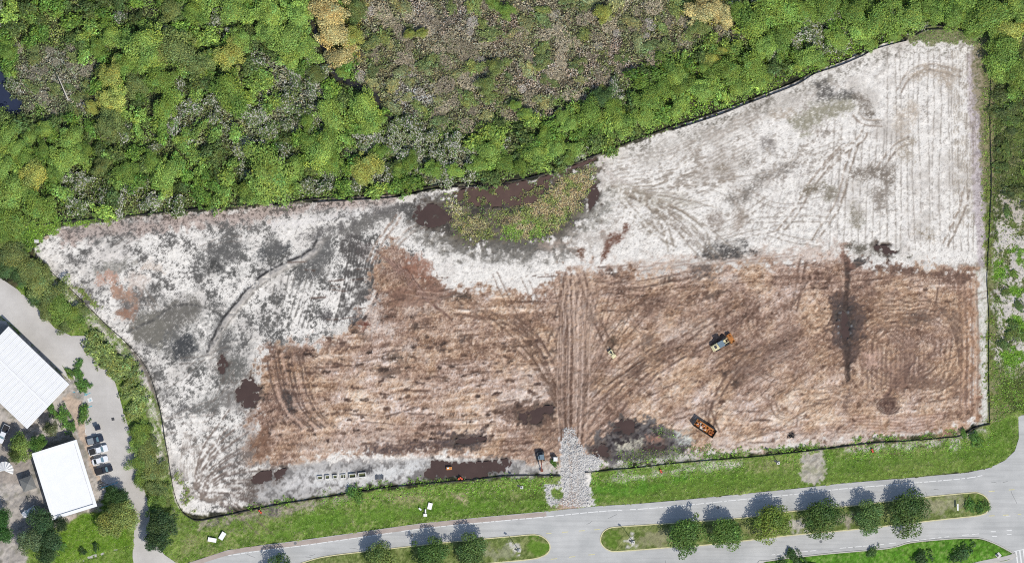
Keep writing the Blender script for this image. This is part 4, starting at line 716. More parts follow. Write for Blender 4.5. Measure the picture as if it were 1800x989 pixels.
# ------------------------------------------------------------------ 6  water hollows, paved beds, edges of the sheet
WATER_Z = -0.14
w, m = reg(POND, 5, 3, None, 1.5); H[w] = H[w] * (1 - m) + m * (-.34 + .16 * n10[w] + .08 * n4[w] + .22 * sst(900, 1040, GU[w])); VD[w] = VD[w] * (1 - m) + m * .3 * sst(.2, 1.2, n10[w] + .3 * n4[w]); VC[w] += (alb((112, 116, 66)) - VC[w]) * m[..., None]; VH[w] = np.maximum(VH[w], .45 * m); mixc(w, m * .8, (74, 64, 56))
for nm, pl in PUDDLES.items():
    w, m = reg(pl, 4, 3.2, None, 2.4); H[w] = H[w] * (1 - m) - .33 * m + m * (.09 * n10[w] + .06 * n4[w]); mixc(w, m * .7, (70, 58, 54)); VD[w] *= 1 - m
    w, m = reg(grow(pl, 5), 9, 6, None, 3); mixc(w, m * .65, (98, 88, 80))
for pl, e in ((ROAD, 1.2), (LOT, 1.5)):
    w, m = reg(pl, 1.6, .9, n4); keep = np.ones_like(m)
    for isl in (ISL_W, ISL_E, VERGE_S, [(1735, 1000), (1775, 990), (1790, 995), (1780, 1070), (1720, 1070)]):
        if pl is ROAD:
            s_ = sdist(isl, GU[w], GV[w]); keep *= sst(-.5, 1.5, s_)
    m = m * keep; H[w] = H[w] * (1 - m) - .25 * m; VD[w] *= 1 - m
for isl in (ISL_W, ISL_E, VERGE_S, LAWN, [(150, 985), (232, 958), (236, 1000), (120, 1070)], [(1735, 1000), (1775, 990), (1790, 995), (1780, 1070), (1720, 1070)]):
    w = win(isl, 6); s_ = sdist(isl, GU[w], GV[w]); m = 1 - sst(-1, 1.2, s_); H[w] = H[w] * (1 - m) + m * (.13 + .02 * n2[w] + .015 * n4[w])
H = np.maximum(H, -.62)
edge = np.minimum(np.minimum(GU - gu[0], gu[-1] - GU), np.minimum(GV - gv[0], gv[-1] - GV))
H = H * sst(0, 12, edge) - .75 * (1 - sst(0, 12, edge))

# ------------------------------------------------------------------ 7  link the ground: one surface, split by what it is made of
XY = np.stack([X(GU), Y(GV), H], -1).reshape(-1, 3)
idx = np.arange(NY * NX).reshape(NY, NX)
quads = np.stack([idx[1:, :-1], idx[1:, 1:], idx[:-1, 1:], idx[:-1, :-1]], -1).reshape(-1, 4)
fcls = CLS[:-1, :-1].reshape(-1)
CF = np.clip(C.reshape(-1, 3), .004, .6)
for k, (nm, mt) in enumerate((('forest_floor', 'forest'), ('sand_ground', 'sand'), ('soil_ground', 'soil'), ('grass_ground', 'verge'))):
    q = quads[fcls == k]; uq, inv = np.unique(q.ravel(), return_inverse=True)
    me = np_mesh(nm, XY[uq], inv.reshape(-1, 4), [MAT[mt]], True, CF[uq])
    tag(link(bpy.data.objects.new(nm, me)), kind='structure')
g = MB(); g.add([(-4500, -4500, -.9), (4500, -4500, -.9), (4500, 4500, -.9), (-4500, 4500, -.9)], [(0, 1, 2, 3)])
tag(g.build('ground', plain('distant_ground', (96, 112, 62), .95, var=.5, scale=.02)), kind='structure')
def ground_z(u, v):
    i = min(max(int(round((v - gv[0]) / STEP)), 0), NY - 1); j = min(max(int(round((u - gu[0]) / STEP)), 0), NX - 1); return float(H[i, j])
def P(u, v, dz=0.0): return (X(u), Y(v), ground_z(u, v) + dz)

# water, plus a dark sheet for tree shade
def sheet(name, poly, z, mat, kind='structure', th=0.02):
    b = MB(); b.prism([(X(u), Y(v)) for u, v in poly], z - th, z); return tag(b.build(name, mat), kind=kind)
def grow(poly, dd):
    c = np.mean(poly, 0); return [tuple(np.asarray(p) + (np.asarray(p) - c) / (np.hypot(*(np.asarray(p) - c)) + 1e-6) * dd) for p in poly]
sheet('pond_water', grow(POND, 3), WATER_Z, MAT['pond'])
for nm, pl in PUDDLES.items(): sheet('puddle_water', grow(pl, 4), WATER_Z - .01, MAT['water'])
cl = offset(TREE_GAP, 7) + offset(TREE_GAP, -7)[::-1]; sheet('tree_gap_shade', cl, -.22, MAT['gap_shade'])  # dark sheet stands in for the shadow gap between the trees
sheet('swamp_water', WPOOL, -.25, water_mat('blue_black_water', (58, 66, 88)))
# road, car park, paths
sheet('road', ROAD, .0, MAT['asphalt'], th=.12)
sheet('parking_lot', LOT, .012, MAT['lot'], th=.12)

def inside_poly(poly, u, v): return sdist(poly, np.array([[u]], np.float32), np.array([[v]], np.float32))[0, 0] < 3
# ------------------------------------------------------------------ 8  shoulders, kerbs, markings, paths
def strip(name, pts, width, z, mat, th=.02, kind='structure'):
    p = smooth_line(pts, 8); return sheet(name, offset(p, width / 2) + offset(p, -width / 2)[::-1], z, mat, kind, th)
SH = smooth_line([q_ for q_ in ROAD_N if q_[0] < 1010], 12)
sheet('road_shoulder', offset(SH, 1.0) + offset(SH, 9.0)[::-1], .006, MAT['shoulder'])
strip('sidewalk', [(60, 1008), (110, 992), (160, 976), (200, 966), (233, 954)], 11, ground_z(160, 978) + .05, MAT['walk'], .12)
strip('sidewalk', [(1690, 1003), (1712, 992), (1742, 985), (1768, 980), (1786, 974)], 7, .2, MAT['walk'], .12)
def kerb_ring(pts, closed=True, cut=None):
    p = [q_ for q_ in smooth_line(pts + ([pts[0]] if closed else []), 6)]
    out, inn = offset(p, .9), offset(p, -.9)
    b = MB(); n = len(p); vs = []
    for (a, c_), (e_, f_) in zip(out, inn): vs += [(X(a), Y(c_), -.1), (X(a), Y(c_), .15), (X(e_), Y(f_), .15), (X(e_), Y(f_), -.1)]
    fs = []
    for k in range(n - 1):
        for i in range(4): fs.append((4 * k + i, 4 * k + (i + 1) % 4, 4 * k + 4 + (i + 1) % 4, 4 * k + 4 + i))
    b.add(vs, fs); return b
for isl in (ISL_W, ISL_E):
    tag(kerb_ring(isl).build('kerb', MAT['ypaint']), kind='structure')
tag(kerb_ring(VERGE_S, False).build('kerb', MAT['kerb']), kind='structure')
def dashes(pts, width, mat, on=7, off=3, z=.012, jitter=.5, seed=1, keep=.9):
    r = np.random.default_rng(seed); p = np.array(smooth_line(pts, 1.0)); d_ = np.r_[0, np.cumsum(np.hypot(*np.diff(p, axis=0).T))]
    b = MB(); s = 0.0
    while s < d_[-1] - 2:
        L = on * (1 + jitter * r.uniform(-1, 1)); e = min(s + L, d_[-1])
        a = [np.interp(s, d_, p[:, 0]), np.interp(s, d_, p[:, 1])]; c_ = [np.interp(e, d_, p[:, 0]), np.interp(e, d_, p[:, 1])]
        if r.random() < keep:
            q_ = offset([a, c_], width / 2) + offset([a, c_], -width / 2)[::-1]
            b.add([(X(u), Y(v), z) for u, v in q_], [(0, 1, 2, 3)])
        s = e + off * (1 + jitter * r.uniform(-1, 1))
    return tag(b.build('road_marking', mat), kind='structure')
EL = offset(smooth_line([q_ for q_ in ROAD_N if 380 < q_[0] < 1745], 10), 9.5)
dashes(EL, 1.5, MAT['paint'], 11, 2.2, .012, .6, 3, .92)
dashes([(1340, 976), (1450, 965), (1540, 957), (1620, 948), (1660, 943), (1712, 938), (1725, 937)], 1.2, MAT['paint'], 9, 4, .012, .6, 5, .8)
for k, pts in enumerate(([(960, 937), (1060, 929)], [(968, 982), (1056, 972)])): dashes(pts, 1.4, MAT['ypaint'], 10, 20, .012, .2, 8 + k, 1)
dashes([(1738, 863), (1790, 859)], 1.5, MAT['ypaint'], 9, 24, .012, .2, 9, 1); dashes([(1738, 906), (1795, 903)], 1.6, MAT['ypaint'], 9, 14, .012, .2, 9, 1)
b = MB()
for (u, v, w_, h_) in ((1746, 933.5, 9, 1.6), (1748, 941.5, 9, 1.6), (1774, 931, 9, 1.6), (1774, 938.5, 8, 1.4), (1772, 906, 8, 1.2)):
    b.add([(X(u - w_ / 2), Y(v + h_ / 2), .012), (X(u + w_ / 2), Y(v + h_ / 2), .012), (X(u + w_ / 2), Y(v - h_ / 2), .012), (X(u - w_ / 2), Y(v - h_ / 2), .012)], [(0, 1, 2, 3)])
for k in range(5):                                  # zebra crossing in the corner
    u = 1784 + 6.5 * k; b.add([(X(u + 4), Y(992 - 1.2 * k), .012), (X(u + 6.6), Y(992 - 1.2 * k), .012), (X(u + 3.2), Y(968 - 1.2 * k), .012), (X(u + .6), Y(968 - 1.2 * k), .012)], [(0, 1, 2, 3)])
b.add([(X(1783), Y(969), .0125), (X(1812), Y(962.5), .0125), (X(1812), Y(961), .0125), (X(1783), Y(967.5), .0125)], [(0, 1, 2, 3)])
tag(b.build('road_marking', MAT['paint']), kind='structure')
def quadline(b, u0, v0, u1, v1, wd_, z):
    q_ = offset([(u0, v0), (u1, v1)], wd_ / 2) + offset([(u0, v0), (u1, v1)], -wd_ / 2)[::-1]; b.add([(X(u), Y(v), z) for u, v in q_], [(0, 1, 2, 3)])
b = MB()
for k in range(7):
    u, v = 151 + 4.6 * k, 766 + 17.4 * k
    quadline(b, u, v, u + 29, v - 8.5, .9, .022)
quadline(b, 149, 750, 151, 766, .9, .024)
tag(b.build('bay_marking', MAT['paint']), kind='structure')
b = MB()
for k in range(5): quadline(b, 126 + 5 * k, 690 - .8 * k, 131 + 5.5 * k, 701 - 1.5 * k, 1.1, .022)
quadline(b, 125, 689, 130, 702, 1.2, .024); quadline(b, 130, 702, 159, 690, 1.2, .026); quadline(b, 126, 689, 148, 686, 1.1, .028)
quadline(b, 150, 717, 162, 713, 1.6, .024); quadline(b, 178, 857, 207, 847, 1.8, .024)
tag(b.build('bay_marking', MAT['bluepaint']), kind='structure')
b = MB(); quadline(b, 154.5, 704, 162, 701, 7.5, .024)
for k in range(4): quadline(b, 182 + 6 * k, 855.5 - 2.1 * k, 185 + 6 * k, 854.5 - 2.1 * k, .9, .028)
tag(b.build('bay_marking', MAT['paint']), kind='structure')
b = MB()                                            # access symbol on the white square: wheel, seat, back and head
for k in range(9):
    a0, a1 = math.radians(30 + 34 * k), math.radians(64 + 34 * k); quadline(b, 158.2 + 1.7 * math.cos(a0), 703 + 1.7 * math.sin(a0), 158.2 + 1.7 * math.cos(a1), 703 + 1.7 * math.sin(a1), .55, .028)
quadline(b, 158, 700, 158.4, 703, .8, .030); quadline(b, 158.4, 703, 161, 702.2, .7, .032); quadline(b, 157.6, 699.2, 158.4, 699, .9, .034)
tag(b.build('bay_marking', MAT['bluepaint']), kind='structure')

# ------------------------------------------------------------------ 9  silt fences
def silt_fence(pts, label, side=1, dbl=0.0, hgt=.6):
    p = smooth_line(offset(smooth_line(pts, 6), dbl) if dbl else pts, 5)
    root = empty('silt_fence', P(*p[len(p) // 2]))
    r = random.Random(len(p)); ox, oy, oz = root.location
    nrm = np.asarray(offset(p, 1.0)) - np.asarray(p)
    rings = []; st = MB()
    lean = .1
    for k, (u, v) in enumerate(p):
        lean += r.uniform(-.06, .06); lean = max(-.12, min(.16, lean))
        nx, ny = nrm[k][0] * side, -nrm[k][1] * side
        x, y, z = P(u, v); x -= ox; y -= oy; z -= oz
        hh = hgt + r.uniform(-.12, .05)
        def q_(o_, zz): return (x + nx * o_, y + ny * o_, z + zz)
        rings.append([q_(-.1, .02), q_(-.1, .05), q_(-.02, .1), q_(lean - .02, hh), q_(lean + .02, hh), q_(.03, .02)])
        if k % 4 == 0: st.tube(q_(.06, -.3), q_(lean + .06, hh + .12), .03, n=5)
    MB().loft(rings).build('fabric', MAT['fabric'], root)
    tag(st.build('stake', MAT['stake'], root), kind='stuff')
    return tag(root, label, 'fence')
silt_fence(FENCE_N[:6], 'black silt fence along the tan bank at the upper left of the site', -1)
silt_fence(FENCE_N[6:], 'long black outer silt fence between the forest and the white sand', -1)
silt_fence(FENCE_N[7:14], 'black inner silt fence running just inside the outer row by the brown pond', -1, 5.5)
silt_fence([q_ for q_ in FENCE_N if q_[0] >= 1180], 'black inner silt fence doubling the outer row along the rough white slope', -1, 5.5)
silt_fence([(1606, 61), (1618, 52), (1642, 46), (1690, 49)], 'short black silt fence outer row at the northern tip of the sand', -1)
silt_fence([(1610, 63), (1622, 56), (1645, 52), (1697, 54)], 'short black silt fence inner row at the northern tip of the sand', -1)
silt_fence(FENCE_E, 'straight black silt fence down the eastern edge beside the scrub', 1)
silt_fence(FENCE_S, 'black silt fence right of the white gravel entrance along the grass verge', 1)
silt_fence(FENCE_W, 'black silt fence left of the gravel entrance curving up past the car park', 1)

# ------------------------------------------------------------------ 10  white limerock at the gate
def stones(name, polys, n, mat, rmin, rmax, seed):
    r = np.random.default_rng(seed); vs = []; fs = []
    oct_ = np.array([(1, 0, 0), (0, 1, 0), (-1, 0, 0), (0, -1, 0), (0, 0, 1), (0, 0, -.6)], float)
    of = [(0, 1, 4), (1, 2, 4), (2, 3, 4), (3, 0, 4), (1, 0, 5), (2, 1, 5), (3, 2, 5), (0, 3, 5)]
    for pl in polys:
        p = np.array(pl); lo, hi = p.min(0), p.max(0); k = 0; area = (hi[0] - lo[0]) * (hi[1] - lo[1])
        for _ in range(int(n * area / 8000) * 2):
            u, v = r.uniform(lo[0], hi[0]), r.uniform(lo[1], hi[1])
            if sdist(pl, np.array([u], np.float32), np.array([v], np.float32))[0] > r.normal(-1, 1.2): continue
            s = r.uniform(rmin, rmax); a = r.uniform(0, 6.28); ca, sa = math.cos(a), math.sin(a)
            o = oct_ * s * r.uniform(.6, 1.3, (6, 1)) * [1, r.uniform(.6, 1), .38]
            b0 = len(vs); c0 = P(u, v, .02)
            vs += [(c0[0] + q_[0] * ca - q_[1] * sa, c0[1] + q_[0] * sa + q_[1] * ca, c0[2] + q_[2]) for q_ in o]
            fs += [(a_ + b0, b_ + b0, c_ + b0) for a_, b_, c_ in of]
    me = np_mesh(name, vs, fs, [mat], corners=3); return tag(link(bpy.data.objects.new(name, me)), kind='stuff')
stones('gravel', [APRON, HOOK, HOOK2, [(990, 750), (1010, 752), (1018, 775), (988, 775)], [(1026, 800), (1052, 796), (1060, 812), (1052, 828), (1030, 830)]], 6500, MAT['gravel'], .05, .19, 3)

# ------------------------------------------------------------------ 11  buildings
def metal_building():
    A, B, D_ = np.array((17., 573.)), np.array((124., 675.)), np.array((50., 753.))
    o = np.array((X(A[0]), Y(A[1]))); e1 = np.array((X(B[0]), Y(B[1]))) - o; e2 = np.array((X(D_[0]), Y(D_[1]))) - np.array((X(B[0]), Y(B[1])))
    L, W = np.hypot(*e1), np.hypot(*e2); rz = math.atan2(e1[1], e1[0])
    # local frame: x along the long eave, y to the left of it; the building lies on the -y side
    root = empty('warehouse', (o[0], o[1], 0), rz)
    tag(root, 'large building with a white ribbed metal roof beside the car park', 'building')
    eave, ridge, ov = 5.0, 5.25, .5
    walls = [((L / 2, -ov, eave / 2), (L - 2 * ov, .2, eave)), ((L / 2, -W + ov, eave / 2), (L - 2 * ov, .2, eave)), ((ov, -W / 2, eave / 2), (.2, W - 2 * ov - .21, eave)), ((L - ov, -W / 2, eave / 2), (.2, W - 2 * ov - .21, eave))]
    for c_, s in walls: MB().box(c_, s).build('wall', MAT['stucco'], root)
    for k in range(4):
        f = MB().box((3 + 5.2 * k, -ov + .12, 1.9), (1.5, .06, 1.3)).build('window', MAT['white'], root); MB().box((3 + 5.2 * k, -ov + .16, 1.9), (1.3, .03, 1.1)).build('pane', MAT['glass'], f)
    for k in range(2):
        f = MB().box((L - ov + .12, -4.5 - 7 * k, 1.6), (.06, 3.2, 3.0)).build('roller_door', MAT['grey'], root)
    n = 13; pw = L / n; proto = {}
    for k in range(n):
        for s, y0, y1 in ((1, 0.0, -W / 2), (-1, -W, -W / 2)):
            key = s
            if key not in proto:
                b = MB(); ln = abs(y1 - y0); x0, x1 = .012, pw - .012
                b.add([(x0, y0, eave), (x1, y0, eave), (x1, y1, ridge), (x0, y1, ridge), (x0, y0, eave + .06), (x1, y0, eave + .06), (x1, y1, ridge + .06), (x0, y1, ridge + .06)], [(0, 1, 2, 3), (4, 5, 6, 7), (0, 1, 5, 4), (1, 2, 6, 5), (2, 3, 7, 6), (3, 0, 4, 7)])
                for i in range(4):
                    xr = .16 + i * pw / 4; b.add([(xr - .06, y0, eave + .055), (xr + .06, y0, eave + .055), (xr + .06, y1, ridge + .055), (xr - .06, y1, ridge + .055), (xr - .04, y0, eave + .11), (xr + .04, y0, eave + .11), (xr + .04, y1, ridge + .11), (xr - .04, y1, ridge + .11)], [(0, 1, 2, 3), (4, 5, 6, 7), (0, 1, 5, 4), (1, 2, 6, 5), (2, 3, 7, 6), (3, 0, 4, 7)])
                o_ = b.build('roof_panel', MAT['roofmetal'], root); proto[key] = o_
            else: o_ = link(proto[key].copy(), root)
            o_.location = (k * pw, 0, random.uniform(-.008, .008))
    b = MB(); b.add([(0, -W / 2 - .3, ridge + .17), (L, -W / 2 - .3, ridge + .17), (L, -W / 2, ridge + .22), (0, -W / 2, ridge + .22), (0, -W / 2 + .3, ridge + .17), (L, -W / 2 + .3, ridge + .17)], [(0, 1, 2, 3), (3, 2, 5, 4)])
    b.build('ridge_cap', MAT['roofmetal'], root)
    MB().box((L / 2, .08, eave + .02), (L, .14, .16)).build('gutter', MAT['grey'], root)
metal_building()
def flat_building():
    cx_, cy_ = X(115), Y(842); W, L = 13.2, 19.6; rz = math.radians(17.3)
    root = empty('office_building', (cx_, cy_, 0), rz); tag(root, 'low rectangular building with a flat bright white roof next to the parked cars', 'building')
    h = 4.1
    for c_, s in (((0, L / 2 - .5, h / 2), (W - .8, .25, h)), ((0, -L / 2 + .5, h / 2), (W - .8, .25, h)), ((-W / 2 + .5, 0, h / 2), (.25, L - 1.26, h)), ((W / 2 - .5, 0, h / 2), (.25, L - 1.26, h))): MB().box(c_, s).build('wall', MAT['stucco'], root)
    MB().box((0, 0, h + .1), (W - .02, L - .02, .2)).build('roof', MAT['membrane'], root)
    for c_, s in (((0, L / 2 - .45, h + .36), (W, .9, .32)), ((0, -L / 2 + .45, h + .36), (W, .9, .32)), ((-W / 2 + .45, 0, h + .36), (.9, L - 1.81, .32)), ((W / 2 - .45, 0, h + .36), (.9, L - 1.81, .32))): MB().box(c_, s).build('parapet', MAT['membrane'], root, bevel=.03)
    for k in range(5):
        f = MB().box((W / 2 - .34, -7.5 + 3.6 * k, 1.7), (.08, 1.6, 1.4)).build('window', MAT['white'], root); MB().box((W / 2 - .29, -7.5 + 3.6 * k, 1.7), (.04, 1.4, 1.2)).build('pane', MAT['glass'], f)
    f = MB().box((2.0, -L / 2 + .35, 1.1), (1.1, .08, 2.2)).build('door', MAT['glass'], root); MB().box((2.4, -L / 2 + .29, 1.05), (.05, .06, .3)).build('handle', MAT['chrome'], f)
flat_building()
t = empty('shade_canopy', P(50, 849), math.radians(20)); tag(t, 'grey pyramid shade canopy in the yard left of the white flat roof', 'canopy')
s = 1.9; MB().add([(-s, -s, 2.4), (s, -s, 2.4), (s, s, 2.4), (-s, s, 2.4), (0, 0, 3.6)], [(0, 1, 4), (1, 2, 4), (2, 3, 4), (3, 0, 4), (3, 2, 1, 0)]).build('canopy_cloth', MAT['canvas'], t)
for i in (-1, 1):
    for j in (-1, 1): MB().tube((i * 1.75, j * 1.75, 0), (i * 1.75, j * 1.75, 2.42), .06).build('post', MAT['darkmetal'], t)
t = empty('fan_canopy', P(9, 826)); tag(t, 'white pleated fan-shaped canopy at the left edge of the yard', 'canopy')
for k in range(9):
    a0 = math.radians(-25 + 24 * k); a1 = math.radians(-25 + 24 * k + 23); am = (a0 + a1) / 2; R_ = 2.5
    MB().add([(0, 0, 3.3), (R_ * math.cos(a0), R_ * math.sin(a0), 2.55), (R_ * 1.04 * math.cos(am), R_ * 1.04 * math.sin(am), 2.85), (R_ * math.cos(a1), R_ * math.sin(a1), 2.55), (0, 0, 3.22)], [(0, 1, 2), (0, 2, 3), (4, 2, 1), (4, 3, 2), (0, 4, 1), (0, 3, 4)]).build('pleat', MAT['white'], t)
MB().tube((0, 0, 0), (0, 0, 3.25), .09).build('post', MAT['darkmetal'], t)

# ------------------------------------------------------------------ 12  cars
def body_loft(st):
    rings = []
    for x, hw, zb, zt, ch in st:
        rings.append([(x, -hw + ch * .4, zb), (x, -hw, zb + .12), (x, -hw, zt - ch), (x, -hw + ch, zt), (x, hw - ch, zt), (x, hw, zt - ch), (x, hw, zb + .12), (x, hw - ch * .4, zb)])
    return MB().loft(rings)
def wheel(parent, x, y, r=.34, w_=.24):
    s = 1 if y > 0 else -1
    t_ = MB(); n = 16; rings = []
    for yy, rr_ in ((-w_ / 2, r * .86), (-w_ / 2 + .03, r), (w_ / 2 - .03, r), (w_ / 2, r * .86)): rings.append([(x + rr_ * math.cos(2 * math.pi * i / n), y + yy, r + rr_ * math.sin(2 * math.pi * i / n)) for i in range(n)])
    t_.loft(rings); o_ = t_.build('wheel', MAT['black'], parent)
    MB().tube((x, y + s * w_ * .45, r), (x, y + s * (w_ * .5 + .012), r), r * .58, n=12).build('rim', MAT['chrome'], o_)
def car(u, v, deg, paint, style, label, L=4.7, W=1.82, bed=None, group=None):
    root = empty('parked_car' if style != 'pickup' else 'pickup_truck', P(u, v) if ground_z(u, v) > -.15 else (X(u), Y(v), .02), math.radians(deg))
    tag(root, label, 'car' if style != 'pickup' else 'pickup', group)
    f, r = L / 2, -L / 2; hw = W / 2
    if style == 'sedan':
        body = body_loft([(r, hw * .78, .35, .82, .12), (r + .25, hw * .95, .22, .98, .12), (r + 1.0, hw, .2, 1.0, .1), (f - 1.4, hw, .2, .96, .12), (f - .4, hw * .93, .22, .82, .14), (f, hw * .72, .34, .66, .12)])
        cab = (r + .55, f - 1.25, r + 1.35, f - 2.1, .97, 1.44)
    elif style == 'suv':
        body = body_loft([(r, hw * .86, .38, 1.0, .1), (r + .15, hw * .97, .25, 1.08, .08), (r + 1.0, hw, .24, 1.1, .08), (f - 1.3, hw, .24, 1.06, .12), (f - .3, hw * .95, .26, .95, .14), (f, hw * .78, .36, .78, .12)])
        cab = (r + .12, f - 1.15, r + .5, f - 1.9, 1.07, 1.68)
    else:
        body = body_loft([(r, hw * .96, .5, 1.05, .05), (r + .1, hw, .42, 1.08, .05), (f - 1.6, hw, .4, 1.12, .1), (f - .35, hw * .96, .42, 1.06, .14), (f, hw * .82, .5, .92, .14)])
        cab = (r + 1.95, f - 1.3, r + 2.15, f - 2.0, 1.09, 1.82)
    b_ = body.build('body', paint, root, smooth=False, bevel=.03)
    x0, x1, xa, xb, z0, z1 = cab; ct = hw * .76; cb = hw * .94
    c_ = MB().add([(x0, -cb, z0), (x1, -cb, z0), (x1, cb, z0), (x0, cb, z0), (xa, -ct, z1), (xb, -ct, z1), (xb, ct, z1), (xa, ct, z1)], [(3, 2, 1, 0), (4, 5, 6, 7), (0, 1, 5, 4), (1, 2, 6, 5), (2, 3, 7, 6), (3, 0, 4, 7)])
    c_.build('cabin', paint, root, bevel=.04)
    def pane(name, p0, p1, p2, p3, mat, off):
        ps = [Vector(p) for p in (p0, p1, p2, p3)]; c0 = sum(ps, Vector()) / 4; nn = (ps[1] - ps[0]).cross(ps[2] - ps[0]).normalized()
        if nn.dot(c0 - Vector(((x0 + x1) / 2, 0, z0))) < 0: nn = -nn
        ps = [c0 + (p - c0) * .86 for p in ps]
        MB().add([p + nn * .006 for p in ps] + [p + nn * .022 for p in ps], [(0, 1, 2, 3), (4, 5, 6, 7), (0, 1, 5, 4), (1, 2, 6, 5), (2, 3, 7, 6), (3, 0, 4, 7)]).build(name, mat, root)
    pane('windshield', (x1, -cb, z0), (x1, cb, z0), (xb, ct, z1), (xb, -ct, z1), MAT['skyglass'], 0)
    pane('rear_window', (x0, -cb, z0), (x0, cb, z0), (xa, ct, z1), (xa, -ct, z1), MAT['glass'], 0)
    for s in (-1, 1): pane('side_window', (x0, s * cb, z0), (x1, s * cb, z0), (xb, s * ct, z1), (xa, s * ct, z1), MAT['glass'], 0)
    if style == 'pickup':
        MB().box(((r + .12 + x0 - .08) / 2, 0, 1.1), (x0 - .2 - r, W - .22, .06)).build('bed', bed or MAT['bedliner'], root)
        MB().box((r - .01, 0, .8), (.05, W * .8, .4)).build('tailgate', paint, root)
    for s in (-1, 1):
        MB().box((f - .12, s * hw * .6, .7 if style == 'sedan' else .86), (.2, .36, .14)).build('headlight', MAT['lamp'], root)
        MB().box((r + .06, s * hw * .72, .8), (.12, .3, .16)).build('taillight', MAT['red'], root)
        MB().box((x1 - .25, s * (hw + .09), z0 + .06), (.16, .2, .14)).build('mirror', paint, root)
        for xx in (r + .85, f - .9): wheel(root, xx, s * (hw - .13), .34 if style == 'sedan' else .38)
    MB().box((f - .02, 0, .42), (.08, W * .7, .2)).build('bumper', MAT['darkmetal'], root)
    return root
CG = None
car(167.5, 772.8, 15, MAT['carnavy'], 'pickup', 'dark pickup with a silvery bed, topmost of the cars in the marked bays', 4.7, 1.85, MAT['carsilver'])
car(173, 790.5, 16, MAT['carwhite'], 'pickup', 'white pickup with a black bed cover parked in the marked bays', 5.5, 1.95, MAT['bedliner'])
car(176, 808.5, 16, MAT['carwhite'], 'sedan', 'white sedan between the white pickup and the black pickup', 4.7)
car(183, 825.5, 16, MAT['carblack'], 'pickup', 'black pickup, lowest of the cars in the marked bays', 4.9, 1.9)
car(6, 762, -115, MAT['carwhite'], 'pickup', 'white pickup with a black bed at the left edge of the photo', 5.4, 1.95)
car(52, 898, -147, MAT['carwhite'], 'suv', 'white car half hidden under the dark trees lower left', 4.6)
car(1421, 997, 5, MAT['carwhite'], 'suv', 'white car cut off by the bottom edge on the south lawn', 5.0, 1.95)
t = empty('utility_cart', (X(172), Y(751.5), .02), math.radians(16)); tag(t, 'small dark navy cart at the end of the empty bay above the parked cars', 'cart')
MB().box((0, 0, .55), (1.5, 1.1, .4)).build('body', MAT['carnavy'], t, bevel=.06); MB().box((-.1, 0, 1.75), (1.3, 1.1, .08)).build('roof', MAT['carnavy'], t, bevel=.03); MB().box((-.3, 0, .85), (.5, 1.0, .2)).build('seat', MAT['black'], t)
for i in (-1, 1):
    for j in (-1, 1): wheel(t, i * .5, j * .5, .24, .18); MB().tube((i * .5 - .1, j * .48, .7), (i * .5 - .1, j * .48, 1.74), .03).build('post', MAT['darkmetal'], t)

